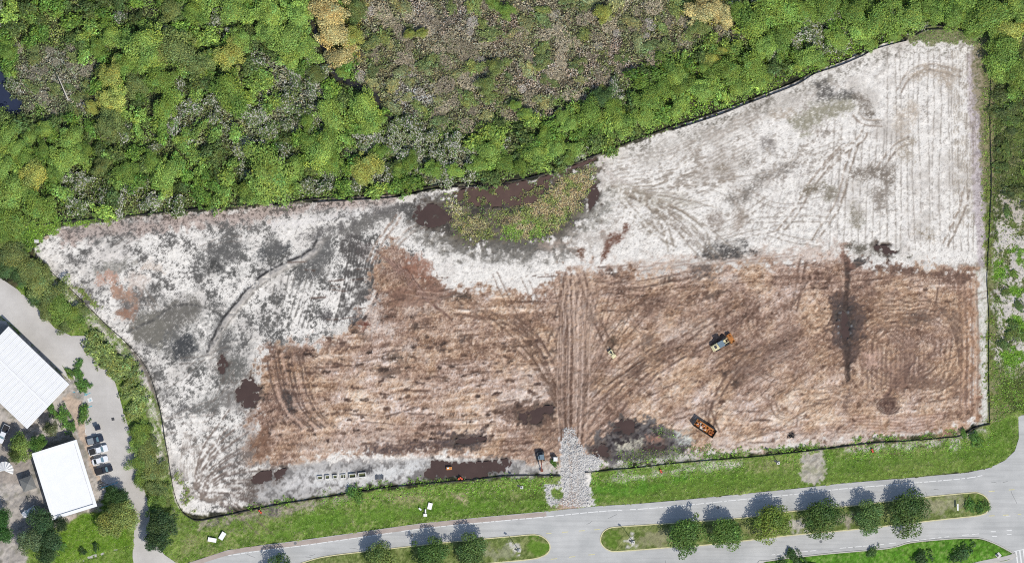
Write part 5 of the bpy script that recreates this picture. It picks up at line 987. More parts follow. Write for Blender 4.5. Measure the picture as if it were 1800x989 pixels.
# ------------------------------------------------------------------ 13  machines
def track_loop(parent, y, L, w_, h):
    rings = []; n = 20
    for yy in (-w_ / 2, w_ / 2):
        ring = []
        for i in range(n):
            a = 2 * math.pi * i / n; cx_ = (L / 2 - h / 2) * (1 if math.cos(a) > 0 else -1); ring.append((cx_ + h / 2 * math.cos(a), y + yy, h / 2 + h / 2 * math.sin(a)))
        rings.append(ring)
    o_ = MB().loft(rings).build('crawler_track', MAT['black'], parent)
    b = MB()
    for k in range(int(L / .22)): b.box((-L / 2 + .2 + .22 * k, y, h + .012), (.09, w_, .04))
    tag(b.build('grouser', MAT['darkmetal'], o_), kind='stuff')
def loader():
    t = empty('wheel_loader', P(1268.5, 603.5), math.radians(30)); tag(t, 'pale yellow wheel loader with a blue-grey cab roof and rusty orange bucket', 'wheel loader')
    MB().loft([[(x, -hw, .75), (x, hw, .75), (x, hw, zt - .15), (x, hw - .2, zt), (x, -hw + .2, zt), (x, -hw, zt - .15)] for x, hw, zt in ((-2.9, .7, 1.6), (-2.6, .85, 1.85), (-1.2, .9, 2.0), (-.9, .9, 2.0))]).build('engine_hood', MAT['cream'], t)
    MB().box((-2.0, 0, 2.04), (.7, .8, .1)).build('grille', MAT['darkmetal'], t); MB().tube((-1.5, .45, 2.0), (-1.5, .45, 2.7), .07).build('exhaust', MAT['darkmetal'], t)
    MB().box((-3.0, 0, .9), (.3, 1.9, .5)).build('counterweight', MAT['cream'], t, bevel=.06)
    MB().box((.1, 0, .95), (2.4, .8, .5)).build('frame', MAT['cream'], t)
    c_ = MB().box((-.25, 0, 2.15), (1.4, 1.45, 1.7), top=.9).build('cab', MAT['glass'], t); MB().box((-.25, 0, 3.06), (1.75, 1.75, .12)).build('cab_roof', MAT['bluegrey'], t, bevel=.05)
    for i in (-1, 1):
        for xx in (-1.75, 1.15): wheel(t, xx, i * .95, .72, .55)
        MB().loft([[(x, i * .5 - .09, z - .12), (x, i * .5 + .09, z - .12), (x, i * .5 + .09, z + .12), (x, i * .5 - .09, z + .12)] for x, z in ((.5, 1.55), (1.4, 1.35), (2.3, .65))]).build('lift_arm', MAT['cream'], t)
    prof = [(2.25, .2), (3.6, .12), (3.62, .2), (2.45, .32), (2.28, .75), (2.5, 1.2), (2.85, 1.35), (2.8, 1.42), (2.35, 1.25), (2.15, .75)]
    MB().loft([[(x, y, z) for x, z in prof] for y in (-1.3, 1.3)]).build('bucket', MAT['orangerust'], t)
    for i in (-1, 1): MB().prism([(2.25, i * 1.3), (3.5, i * 1.3), (3.5, i * 1.3 + .05 * i), (2.25, i * 1.3 + .05 * i)], .2, .9).build('bucket_cheek', MAT['orangerust'], t)
    MB().loft([[(2.4 + .5 * k, y * (1 - .25 * k), .35 + (.55 if k == 1 else .3) * (1 if abs(y) < 1.2 else .4)) for y in (-1.2, -.6, 0, .6, 1.2)] + [(2.4 + .5 * k, y, .3) for y in (1.1, -1.1)] for k in range(3)]).build('load', MAT['orangerust'], t)
loader()
def mini_excavator():
    t = empty('mini_excavator', P(950.5, 802), math.radians(-84)); tag(t, 'dark mini excavator with blue-grey roof, its red-brown boom pointing at the fence', 'excavator')
    for i in (-1, 1): track_loop(t, i * .85, 2.6, .42, .6)
    MB().box((0, 0, .5), (1.6, 1.3, .3)).build('undercarriage', MAT['darkmetal'], t)
    MB().loft([[(x, -hw, .75), (x, hw, .75), (x, hw, zt), (x, -hw, zt)] for x, hw, zt in ((-1.5, .7, 1.35), (-1.2, .95, 1.65), (.2, 1.0, 1.6), (.9, .9, 1.3))]).build('house', MAT['darkmetal'], t, bevel=.06)
    MB().box((.15, .35, 1.9), (1.1, .9, 1.1), top=.92).build('cab', MAT['glass'], t); MB().box((.1, .3, 2.5), (1.45, 1.25, .1)).build('cab_roof', MAT['bluegrey'], t, bevel=.04)
    MB().box((.2, -.55, 1.75), (.9, .55, .3)).build('hood', MAT['bluegrey'], t, bevel=.05)
    def beam(name, pts, w_, h, mat, par):
        rings = [[(x, -w_ / 2 + y, z - h / 2), (x, w_ / 2 + y, z - h / 2), (x, w_ / 2 + y, z + h / 2), (x, -w_ / 2 + y, z + h / 2)] for x, y, z in pts]
        return MB().loft(rings).build(name, mat, par)
    bm_ = beam('boom', [(.85, 0, 1.2), (1.5, 0, 2.1), (2.2, -.03, 2.35), (3.1, -.08, 1.9)], .3, .34, MAT['boomred'], t)
    MB().tube((1.0, 0, .95), (2.0, 0, 1.95), .06).build('ram', MAT['chrome'], bm_)
    beam('dipper', [(3.0, -.08, 2.0), (3.5, -.1, 1.1), (3.9, -.12, .55)], .24, .26, MAT['boomred'], t)
    MB().loft([[(x - 0.2, y, z) for x, z in ((3.7, .5), (4.25, .65), (4.5, .3), (4.2, .05), (3.8, .1))] for y in (-.5, .28)]).build('bucket', MAT['boomred'], t)
    MB().box((-1.55, 0, .4), (.12, 2.0, .5)).build('dozer_blade', MAT['darkmetal'], t)
mini_excavator()
def roller():
    t = empty('roller', P(1076, 622), math.radians(-52)); tag(t, 'small cream ride-on roller alone on the brown soil near the haul road', 'roller')
    for xx in (-.85, .85):
        d_ = MB().tube((xx, -.6, .38), (xx, .6, .38), .38, n=18).build('drum', MAT['darkmetal'], t); MB().box((xx, 0, .8), (.75, 1.3, .06)).build('scraper', MAT['cream'], d_)
    MB().box((-.05, 0, .68), (1.25, 1.0, .46)).build('body', MAT['cream'], t, bevel=.06); MB().box((.55, 0, 1.0), (.8, .9, .3)).build('hood', MAT['cream'], t, bevel=.08)
    MB().box((-.35, 0, 1.0), (.4, .5, .16)).build('seat', MAT['black'], t); MB().box((-.58, 0, 1.22), (.1, .5, .34)).build('backrest', MAT['black'], t); MB().tube((.1, 0, .95), (-.05, 0, 1.35), .03).build('steering_column', MAT['black'], t)
    for i in (-1, 1): MB().tube((-.62, i * .48, .9), (-.62, i * .48, 1.9), .035).build('roll_bar', MAT['darkmetal'], t)
    MB().tube((-.62, -.5, 1.9), (-.62, .5, 1.9), .035).build('crossbar', MAT['darkmetal'], t)
roller()
def dumpster():
    t = empty('roll_off_container', P(1239, 752), math.radians(-33)); tag(t, 'long open black container holding orange and white debris on the soil', 'container')
    L, W, h = 6.6, 2.35, 1.65
    MB().box((0, 0, .22), (L, W, .16)).build('floor', MAT['darkmetal'], t)
    for s in (-1, 1):
        MB().box((0, s * (W / 2 - .05), .3 + h / 2), (L - .13, .1, h)).build('side_wall', MAT['darkmetal'], t); MB().box((s * (L / 2 - .05), 0, .3 + h / 2), (.1, W, h)).build('end_wall', MAT['darkmetal'], t)
        MB().box((0, s * (W / 2 - .03), .3 + h + .05), (L - .02, .18, .1)).build('top_rail', MAT['black'], t)
        for k in range(9): MB().box((-2.9 + .72 * k, s * (W / 2 + .05), .3 + h / 2), (.1, .1, h - .1)).build('rib', MAT['darkmetal'], t)
        MB().tube((s * 2.6, -W / 2 + .2, .14), (s * 2.6, W / 2 - .2, .14), .13).build('skid_roller', MAT['black'], t)
    r = random.Random(4)
    for k in range(34):
        x, y = r.uniform(-2.6, 2.7), r.uniform(-.75, .7); w_ = r.random() < (.42 if x < .5 else .1)
        o_ = MB().box((x, y, .75 + r.uniform(0, .5) + .25 * (1 - abs(y))), (r.uniform(.3, .9), r.uniform(.2, .6), r.uniform(.15, .4)), r.uniform(0, 3), .8, r.uniform(-.5, .5), r.uniform(-.5, .5)).build('debris', MAT['rubblewhite'] if w_ else MAT['rubbleorange'], t)
    MB().box((-.1, 0, .55), (L - .3, W - .25, .5)).build('fill', MAT['orangerust'], t)
dumpster()
t = empty('portable_toilet', P(976.3, 806)); tag(t, 'white-roofed portable toilet beside the gravel entrance', 'toilet')
MB().box((0, 0, 1.1), (1.08, 1.08, 2.0)).build('cabin', MAT['white'], t, bevel=.03); MB().box((0, 0, 2.18), (1.22, 1.22, .16), top=.86).build('roof', MAT['white'], t, bevel=.02)
d_ = MB().box((0, -.56, 1.1), (.8, .05, 1.8)).build('door', MAT['grey'], t); MB().box((.3, -.6, 1.1), (.06, .05, .16)).build('handle', MAT['black'], d_); MB().box((0, 0, .06), (1.25, 1.25, .12)).build('base', MAT['greenplastic'], t); MB().tube((.35, .35, 2.2), (.35, .35, 2.6), .05).build('vent_pipe', MAT['grey'], t)

# ------------------------------------------------------------------ 14  things on the ground
for k, (u, v, w_, h_, lab) in enumerate(((562.5, 839, 9, 7, 'leftmost of the six white precast concrete boxes on the sand'), (575.5, 838, 8.5, 7, 'second white precast concrete box from the left of the row'), (589, 837.3, 8, 7, 'third white precast concrete box from the left of the row'), (603.3, 836.5, 10, 7.5, 'fourth white precast concrete box, thick walled with two openings'), (619.5, 835.7, 12.5, 8, 'fifth white precast concrete box, half filled with weedy soil'), (636.8, 834, 13.5, 8.5, 'rightmost and largest of the six white precast concrete boxes'))):
    t = empty('catch_basin', P(u, v), math.radians(4)); tag(t, lab, 'concrete box')
    w_ *= M; h_ *= M; hh = .55 if k < 4 else .8; th = .19
    for s in (-1, 1): MB().box((0, s * (h_ / 2 - th / 2), hh / 2), (w_, th, hh)).build('wall', MAT['concrete'], t); MB().box((s * (w_ / 2 - th / 2), 0, hh / 2), (th, h_ - 2 * th - .01, hh)).build('wall', MAT['concrete'], t)
    MB().box((0, 0, .08), (w_ - 2 * th, h_ - 2 * th, .16)).build('soil_fill', MAT['olive'], t)
    if k == 3: MB().box((0, 0, hh / 2 - .02), (.18, h_ - 2 * th - .02, hh)).build('divider', MAT['concrete'], t)
t = empty('pipe_stack', P(667, 838)); tag(t, 'bundle of short dark grey pipes right of the concrete boxes', 'pipes')
for k in range(7): MB().tube((-1.05 + .34 * k, -.7 + .1 * (k % 3), .16), (-1.0 + .34 * k, .55 + .12 * (k % 2), .16), .14, n=10).build('pipe', MAT['pipe'], t)
t = empty('pump_box', (X(789.5), Y(822.5), -.2), math.radians(4)); tag(t, 'orange pump box standing in the brown puddle by the south fence', 'pump')
MB().box((0, 0, .6), (1.6, .85, .7), top=.95).build('housing', MAT['safetyor'], t, bevel=.05); MB().box((-.3, .1, 1.02), (.5, .4, .18)).build('lid', MAT['white'], t); MB().tube((.5, 0, .9), (.5, 0, 1.35), .06).build('exhaust', MAT['darkmetal'], t); MB().box((0, 0, .12), (1.7, .95, .24)).build('skid', MAT['darkmetal'], t)
def barrel(u, v, label, dz=0.0, group=None):
    t = empty('traffic_barrel', P(u, v), random.random()); tag(t, label, 'barrel', group)
    MB().tube((0, 0, .05), (0, 0, .95), .32, .25, n=14).build('drum', MAT['safety'], t)
    for z in (.35, .68): MB().tube((0, 0, z), (0, 0, z + .14), .305 - .07 * z, .295 - .07 * z, n=14, caps=False).build('stripe', MAT['white'], t)
    MB().tube((0, 0, 0), (0, 0, .07), .42, .4, n=14).build('base', MAT['black'], t)
for u, v, l in ((806.5, 841, 'left orange barrel of the cluster by the fence below the pump'), (809.5, 839, 'middle orange barrel of the cluster by the fence below the pump'), (812, 841, 'right orange barrel of the cluster by the fence below the pump'), (456, 897, 'orange barrel on the dry verge left of the lower fence, upper of two'), (458.5, 900, 'orange barrel on the dry verge left of the lower fence, lower of two'), (1161, 826, 'orange-red barrel in the weeds right of the gravel entrance, upper of two'), (1162.5, 829, 'orange-red barrel in the weeds right of the gravel entrance, lower of two'), (1533, 790, 'orange-red barrel in the weeds near the right end of the lower fence'), (1534, 793, 'orange-red barrel just below another at the right end of the lower fence')): barrel(u, v, l)
def board(u, v, L, W, deg, tilt, label, legs=True):
    t = empty('sign_board', P(u, v), math.radians(deg)); tag(t, label, 'sign')
    z = .55; MB().box((0, 0, z), (L, W, .06), 0, 1, tilt).build('panel', MAT['white'], t)
    for i in (-1, 1): MB().tube((i * L * .42, W * .3, 0), (i * L * .42, W * .3, z + W * .3 * math.tan(tilt)), .05).build('post', MAT['stake'], t); MB().tube((i * L * .42, -W * .3, 0), (i * L * .42, -W * .3, z - W * .3 * math.tan(tilt)), .05).build('post', MAT['stake'], t)
board(373, 948, 2.4, 1.2, -10, .25, 'white tilted sign board on the grass, left of a pair at lower left')
board(391, 941, 1.3, 2.3, -32, .2, 'white tilted sign board on the grass, right of a pair at lower left')
board(755.8, 888.8, 1.2, 1.9, -14, .2, 'tall white sign board on the verge left of the gravel hook')
board(747.5, 904.5, 1.0, .8, 0, .2, 'low white sign board on the verge nearest the road')
board(738.5, 894, .9, .45, -40, .2, 'smallest white sign board on the verge, left of the tall one')
board(748, 898, .35, 1.2, 0, .1, 'narrow white panel on the verge between two sign boards')
def lamp_post(u, v, label, ht=6.4, z0=None):
    t = empty('street_lamp', P(u, v)); tag(t, label, 'street lamp')
    MB().box((0, 0, .2), (.9, .9, .5), top=.9).build('base', MAT['concrete'], t, bevel=.03); MB().tube((0, 0, .4), (0, 0, ht), .11, .07, n=10).build('pole', MAT['darkmetal'], t)
    MB().tube((0, 0, ht - .1), (-.75, .5, ht + .1), .05).build('arm', MAT['darkmetal'], t); h_ = MB().box((-.95, .62, ht + .1), (.75, .5, .16), math.radians(-33)).build('lamp_head', MAT['darkmetal'], t); MB().box((-.95, .62, ht), (.5, .32, .04), math.radians(-33)).build('lens', MAT['lamp'], h_)
lamp_post(912.5, 967, 'street lamp on the left grass median near its rounded end'); lamp_post(1113, 952, 'street lamp on the right median left of the row of trees')
lamp_post(917, 856, 'street lamp in the verge left of the gravel entrance', 5.4); lamp_post(1368, 813, 'street lamp in the verge left of the old limerock drive', 5.4)
t = empty('median_sign', P(1683, 890)); tag(t, 'slim white sign post in the right end of the median', 'sign'); MB().tube((0, 0, 0), (0, 0, 1.9), .05).build('post', MAT['white'], t); MB().box((0, -.1, 1.6), (.4, 1.9, .3), 0, 1, 0, 0).build('panel', MAT['white'], t)
t = empty('utility_box', P(1755, 975), math.radians(40)); tag(t, 'utility box on a pale square pad in the bottom right lawn', 'utility box'); MB().box((0, 0, .08), (1.3, 1.3, .2)).build('pad', MAT['concrete'], t); MB().box((-.25, .1, .5), (.5, .5, .7)).build('cabinet', MAT['grey'], t, bevel=.03); MB().box((-.25, .1, .87), (.54, .54, .05)).build('lid', MAT['darkmetal'], t)
tag(MB().box((X(198.5), Y(736), .03), (.8, .8, .05), .2).build('drain_grate', MAT['darkmetal']), 'dark square drain grate in the car park', 'drain')
t = empty('debris_heap', P(1390, 765)); tag(t, 'small dark tangle of debris on the soil right of the orange container', 'debris'); r = random.Random(9)
for k in range(9): MB().box((r.uniform(-.8, .8), r.uniform(-.6, .6), .2 + r.random() * .2), (r.uniform(.4, 1.1), r.uniform(.15, .4), .2), r.uniform(0, 3), .7, r.uniform(-.4, .4)).build('plank', MAT['black'], t)
for k, (u, v, lab) in enumerate(((64, 424, 'pale slab among the grass at the western tip, left one'), (82, 417, 'pinkish slab among the grass at the western tip, right one'))): tag(MB().box(P(u, v, .15), (1.4, 1.0, .3), .4 * k, .85).build('slab', MAT['concrete'] if k == 0 else MAT['tan'], bevel=.05), lab, 'slab')
tr = empty('dead_trunk', (X(104), Y(136), 0)); tag(tr, 'bleached white fallen trunk in the brown clearing at upper left', 'dead tree')
MB().tube((0, 0, 3.6), ((121 - 104) * M, -(177 - 136) * M, 2.2), .11, .2).build('trunk', MAT['deadwood'], tr); MB().tube((.3, -.8, 3.5), (.9, -.4, 3.9), .05, .03).build('branch', MAT['deadwood'], tr); MB().tube((1.2, -3, 3.0), (.6, -3.4, 3.4), .05, .03).build('branch', MAT['deadwood'], tr)
MB().tube((2.6, -6.3, -.2), (2.66, -6.3, 2.4), .22, .16).build('stump', MAT['deadwood'], tr)

for u, v, l in ((724, 940, 'dark manhole cover in the shaded road at left'), (1262, 891, 'dark manhole cover in the upper carriageway right of the tree shadow'), (519, 954, 'manhole cover in the road at far left'), (1443, 951, 'dark manhole cover in the lower carriageway below the oaks')):
    tag(MB().tube((X(u), Y(v), -.05), (X(u), Y(v), .014), .42, n=16).build('manhole_cover', MAT['grey']), l, 'manhole cover')
b = MB(); rc = random.Random(8)                      # sealed cracks and joints of the old asphalt
for k in range(34):
    u0 = rc.uniform(420, 1790); v0 = np.interp(u0, [400, 960, 1740], [985, 912, 842]) + rc.uniform(4, 30) if k < 24 else rc.uniform(950, 985)
    if any(inside_poly(i_, u0, v0) for i_ in (ISL_W, ISL_E, VERGE_S)) : continue
    a = rc.uniform(-.3, .1) if k % 3 else rc.uniform(1.2, 1.8); L_ = rc.uniform(6, 26); p = [(u0, v0)]
    for i in range(4): a += rc.uniform(-.25, .25); p.append((p[-1][0] + L_ / 4 * math.cos(a), p[-1][1] + L_ / 4 * math.sin(a)))
    for i in range(4): quadline(b, *p[i], *p[i + 1], .55, .008 + .0003 * (i % 2) + .0005 * (k % 5))
tag(b.build('road_crack', plain('crack_sealant', (120, 120, 118), .8)), kind='structure')

# ------------------------------------------------------------------ 15  plants
def leaf_quads(pos, nrm, size, asp, rng, roll=None):
    """one quad per leaf clump: centre, facing, size"""
    n = len(pos); nrm = nrm / (np.linalg.norm(nrm, axis=1, keepdims=True) + 1e-9)
    a = rng.standard_normal((n, 3)); t = np.cross(nrm, a); t /= np.linalg.norm(t, axis=1, keepdims=True) + 1e-9; b = np.cross(nrm, t)
    s = size[:, None]; t = t * s * .5; b = b * s * .5 * asp
    v = np.stack([pos - t, pos + b * .9 , pos + t, pos - b * .9], 1)   # kite-shaped clump
    return v.reshape(-1, 3), np.arange(4 * n).reshape(n, 4)
def leaf_cols(n, rng, spread=.35, hue=.12):
    spread *= .68; hue *= .7
    k = np.exp(rng.normal(0, spread, n)); h = rng.normal(0, hue, n)
    c = np.stack([k * (1 + h), k, k * (1 - h), rng.random(n)], 1); return np.repeat(np.clip(c, .1, 3), 4, 0)
def crown_mesh(name, seed, R, ztop, n, leaf, lumps=9, flat=.6, fill=.25, spread=.35, tint=.16, small=8, far=1.45):
    rng = np.random.default_rng(seed); P_ = []; Nn = []; Tn = []
    cs = []
    for k in range(lumps):
        a = rng.uniform(0, 6.283); rr_ = R * .72 * math.sqrt(rng.uniform(.02, 1)); lr = R * rng.uniform(.24, .42)
        cs.append((rr_ * math.cos(a), rr_ * math.sin(a), ztop * (.84 - .3 * (rr_ / R) ** 2) - lr * flat * .7 + rng.uniform(-.1, .08) * R, lr))
    for k in range(small):                                   # stray side branches that break the outline
        a = rng.uniform(0, 6.283); rr_ = R * rng.uniform(.8, 1.12); cs.append((rr_ * math.cos(a), rr_ * math.sin(a), ztop * rng.uniform(.4, .62), R * rng.uniform(.12, .24)))
    cs.insert(0, (0, 0, ztop * .8 - R * .3 * flat, R * .5))
    wts = np.array([c_[3] ** 2 for c_ in cs]); wts /= wts.sum()
    for (x, y, z, lr), w_ in zip(cs, wts):
        m_ = int(n * w_); d_ = rng.standard_normal((m_, 3)); d_[:, 2] = np.abs(d_[:, 2]) * 1.1 - .25; d_ /= np.linalg.norm(d_, axis=1, keepdims=True)
        rad_ = lr * np.where(rng.random(m_) < fill, rng.uniform(.3, far, m_), rng.uniform(.75, 1.15, m_))
        g_ = math.exp(rng.normal(0, tint)); h_ = rng.normal(0, tint * .5); Tn.append(np.tile([g_ * (1 + h_), g_, g_ * (1 - h_)], (m_, 1)))
        P_.append(np.array([x, y, z]) + d_ * rad_[:, None] * [1, 1, flat]); Nn.append(d_ * .7 + rng.standard_normal((m_, 3)) * .5 + [0, 0, .35])
    pos = np.concatenate(P_); nr = np.concatenate(Nn)
    v, f = leaf_quads(pos, nr, leaf * rng.uniform(.55, 1.35, len(pos)), .8, rng)
    lc = leaf_cols(len(pos), rng, spread); lc[:, :3] *= np.repeat(np.concatenate(Tn), 4, 0)
    return np_mesh(name, v, f, [MAT['leaf']], False, lc), cs
def trunk_mesh(name, cs, ztop, r0):
    b = MB(); b.tube((0, 0, -.4), (0, 0, ztop * .38), r0, r0 * .7, 8)
    for (x, y, z, lr) in cs[:6]:
        m_ = (x * .45, y * .45, ztop * .5); b.tube((0, 0, ztop * .33), m_, r0 * .55, r0 * .35, 6); b.tube(m_, (x, y, z), r0 * .35, r0 * .12, 6)
    me = bpy.data.meshes.new(name); me.from_pydata(b.v, [], b.f); me.materials.append(MAT['bark']); me.update(); return me
BIG = []
for k in range(7):
    me, cs = crown_mesh('crown', 100 + k, 5.0, 7.5, 6500, .4, 16 + k % 4, .42, .35, .34); BIG.append((me, trunk_mesh('trunk', cs, 7.5, .3)))
OAK = []
for k in range(5):
    me, cs = crown_mesh('crown', 140 + k, 5.6, 9.0, 6400, .42, 17, .5, .3, .34, .12, 2, 1.12); OAK.append((me, trunk_mesh('trunk', cs, 9.0, .38)))
SMALL = []
for k in range(6):
    me, cs = crown_mesh('shrub', 200 + k, 2.0, 2.4, 900, .36, 9, .6, .45, .42); SMALL.append(me)
def brush_mesh(seed, R, h, n):
    """leafless or withered bush: fans of thin twigs"""
    rng = np.random.default_rng(seed); a = rng.uniform(0, 6.283, n); e = rng.uniform(.2, 1.3, n); r_ = R * np.sqrt(rng.random(n)) * .85
    pos = np.stack([r_ * np.cos(a), r_ * np.sin(a), h * (.3 + .7 * rng.random(n)) * (1 - .5 * (r_ / R) ** 2)], 1)
    v, f = leaf_quads(pos, rng.standard_normal((n, 3)) * .6 + [0, 0, .9], rng.uniform(.2, .62, n), .42, rng)
    return np_mesh('withered_bush', v, f, [MAT['leaf']], False, leaf_cols(n, rng, .45, .06))
BRUSH = [brush_mesh(300 + k, 1.9, 1.3, 520) for k in range(6)]

LAND = [((108, 155), 'the fallen white trunk'), ((562, 80), 'the upper shaded gap'), ((625, 150), 'the dark channel\'s bend'), ((690, 215), 'the dark channel\'s end'), ((10, 150), 'the blue-black swamp pool'), ((60, 396), 'the western fence tip'), ((330, 369), 'the tan bank fence'), ((480, 358), 'the fence break'), ((640, 345), 'the double fence'), ((870, 322), 'the brown pond'), ((1050, 272), 'the pond\'s right end'), ((1260, 198), 'the slope fence middle'), ((1475, 110), 'the upper slope fence'), ((1640, 47), 'the sand\'s northern tip'), ((1742, 88), 'the eastern fence top'), ((900, 100), 'the brown clearing\'s middle'), ((720, 60), 'the brown clearing\'s left part'), ((1180, 60), 'the brown clearing\'s right part'), ((1250, 30), 'the yellow reed patch'), ((590, 60), 'the tan tree by the gap'), ((200, 60), 'the top left corner trees'), ((200, 250), 'the left forest clump'), ((400, 180), 'the pale leaved thicket'), ((1740, 300), 'the eastern fence'), ((1740, 560), 'the lower eastern fence'), ((110, 560), 'the upper car park'), ((150, 640), 'the car park bend'), ((115, 842), 'the flat white roof'), ((70, 660), 'the ribbed metal roof'), ((255, 830), 'the car park edge'), ((250, 930), 'the drive mouth')]
def where(u, v):
    best = min(LAND, key=lambda L_: (L_[0][0] - u) ** 2 + (L_[0][1] - v) ** 2)
    du, dv = u - best[0][0], v - best[0][1]; ds = math.hypot(du, dv)
    dirs = ['right of', 'lower right of', 'below', 'lower left of', 'left of', 'upper left of', 'above', 'upper right of']
    k = int(round(math.atan2(dv, du) / (math.pi / 4))) % 8
    near = 'right at' if ds < 9 else ('just ' if ds < 32 else ('' if ds < 62 else 'far '))
    return (near + ' ' + best[1]) if ds < 9 else near + dirs[k] + ' ' + best[1]
used = {}
def put_tree(u, v, r, col, pale=0.0, word='bright green', kind='leafy tree', lib=None, rs=5.0, group='trees of the forest', label=None, squash=1.0, name='tree', zs=None):
    lib = lib or BIG; me, tm = lib[random.randrange(len(lib))]
    root = empty(name, P(u, v), random.uniform(0, 6.28)); s = r * 1.1 * M / rs; j = random.uniform(.94, 1.07) if lib is OAK else random.uniform(.78, 1.28); zz = zs or (s * .4 + .25) * squash
    size = 'large' if r > 32 else ('medium' if r > 20 else 'small')
    lab = label or f'{size} {word} {kind}, {where(u, v)}'
    tag(root, lab, 'tree', group)
    for nm, m_ in (('crown', me), ('trunk', tm)):
        o = bpy.data.objects.new(nm, m_); o.scale = (s * j, s / j, zz); link(o, root)
        if nm == 'crown':
            a = lin(col) * (np.exp(random.gauss(0, .08)) / KREF * 1.5); o.color = (a[0], a[1], a[2], pale)
def put_shrub(u, v, r, col, pale, word, kind, lib, name, group, rs=2.0, label=None, zs=1.0):
    o = bpy.data.objects.new(name, lib[random.randrange(len(lib))]); s = r * M / rs; j = random.uniform(.72, 1.38)
    s *= 1.25; o.scale = (s * j, s / j, (s * .45 + .2) * zs); o.location = P(u, v, -.05); o.rotation_euler = (0, 0, random.uniform(0, 6.28))
    a = lin(col) * (np.exp(random.gauss(0, .12)) / KREF * 1.5); o.color = (a[0], a[1], a[2], pale)
    tag(link(o), label or f'{word} {kind}, {where(u, v)}', 'shrub' if 'shrub' in kind or 'bush' in kind else 'tree', group)

BR, GR, YL, OL, TN, DKG = (130, 157, 72), (112, 138, 58), (156, 163, 80), (116, 130, 70), (184, 170, 112), (78, 104, 56)
W_ = {BR: 'bright yellow-green', GR: 'mid green', YL: 'yellowish', OL: 'dull olive', TN: 'straw-coloured', DKG: 'dark green'}
TREES = [(195, 65, 18, BR), (250, 78, 33, BR), (268, 95, 24, BR), (340, 24, 20, GR), (415, 18, 26, BR), (402, 102, 26, YL), (426, 76, 20, BR), (402, 160, 32, GR), (196, 130, 22, YL), (276, 140, 24, GR), (196, 172, 24, YL), (160, 187, 12, YL), (290, 196, 24, GR), (190, 215, 27, OL), (14, 240, 20, BR), (52, 238, 13, BR), (80, 226, 15, BR), (122, 240, 22, BR), (310, 90, 34, OL), (10, 90, 18, GR), (240, 150, 20, OL), (350, 110, 22, OL), (300, 20, 20, OL), (170, 80, 16, GR), (220, 110, 22, GR),
 (480, 26, 28, BR), (522, 28, 25, BR), (508, 72, 32, BR), (540, 86, 22, BR), (515, 102, 18, BR), (584, 22, 30, TN), (588, 62, 28, TN), (615, 70, 20, YL), (600, 97, 21, TN), (602, 130, 11, BR), (582, 200, 27, BR), (640, 190, 27, BR), (654, 218, 20, BR), (540, 215, 13, GR), (574, 248, 24, GR), (545, 252, 18, GR), (470, 60, 20, BR), (630, 20, 18, OL), (552, 130, 15, OL),
 (1060, 25, 16, YL), (1240, 22, 26, TN), (1268, 20, 22, TN), (1230, 45, 18, OL), (1330, 38, 32, GR), (1345, 78, 22, BR), (1300, 20, 18, GR), (1250, 104, 13, YL), (1238, 118, 10, BR), (1268, 88, 8, YL), (1190, 132, 20, BR), (1205, 150, 18, GR), (1285, 125, 26, GR), (1320, 110, 24, GR), (1138, 174, 24, GR), (1165, 155, 18, GR), (1092, 222, 20, BR), (1040, 198, 24, GR), (1058, 170, 16, DKG), (1080, 190, 18, GR), (1000, 220, 16, BR), (985, 205, 12, BR), (1340, 140, 16, BR), (1300, 155, 18, BR), (1230, 160, 22, BR), (1195, 190, 18, BR), (1130, 205, 18, BR),
 (1365, 20, 36, GR), (1375, 70, 26, GR), (1420, 105, 22, BR), (1550, 32, 32, GR), (1515, 50, 24, BR), (1600, 28, 26, BR), (1640, 15, 24, GR), (1675, 25, 26, GR), (1735, 28, 36, GR), (1775, 52, 24, YL), (1768, 95, 34, GR), (1785, 132, 26, GR), (1760, 125, 20, BR), (1700, 30, 20, GR), (1500, 20, 24, GR), (1470, 70, 20, BR), (1450, 15, 24, GR), (1790, 15, 24, BR), (1570, 60, 14, BR), (1710, 58, 16, GR), (1755, 60, 18, BR), (1440, 110, 12, BR), (1530, 76, 12, BR), (1410, 20, 22, GR),
 (14, 342, 30, BR), (60, 305, 25, YL), (44, 278, 18, GR), (110, 280, 24, BR), (134, 268, 18, BR), (20, 386, 30, GR), (64, 366, 28, GR), (96, 300, 18, GR), (224, 302, 20, GR), (296, 312, 26, BR), (440, 335, 22, GR), (8, 300, 20, BR), (40, 335, 18, GR), (180, 295, 16, OL), (30, 262, 16, BR), (75, 262, 14, GR), (150, 262, 14, GR), (270, 285, 16, GR),
 (480, 318, 46, BR), (455, 345, 22, BR), (512, 300, 20, BR), (568, 265, 28, BR), (585, 290, 20, GR), (650, 288, 24, YL), (640, 310, 18, YL), (668, 270, 16, GR), (860, 265, 22, BR), (840, 290, 16, BR), (885, 285, 18, GR), (760, 300, 16, GR), (940, 270, 18, BR), (915, 295, 14, GR), (975, 265, 18, BR), (1010, 262, 14, BR), (955, 240, 14, GR), (925, 200, 12, BR), (905, 185, 10, BR), (1000, 275, 12, BR), (800, 300, 14, BR), (720, 290, 16, GR), (700, 300, 12, BR), (855, 150, 16, OL), (870, 120, 14, OL), (740, 60, 10, YL), (720, 62, 9, YL), (865, 8, 12, BR), (890, 20, 14, GR), (1690, 8, 20, GR)]
for (u, v, r, c_) in TREES: put_tree(u, v, r, c_, .0, W_[c_], 'tree')
occ = [(t_[0], t_[1], t_[2]) for t_ in TREES]
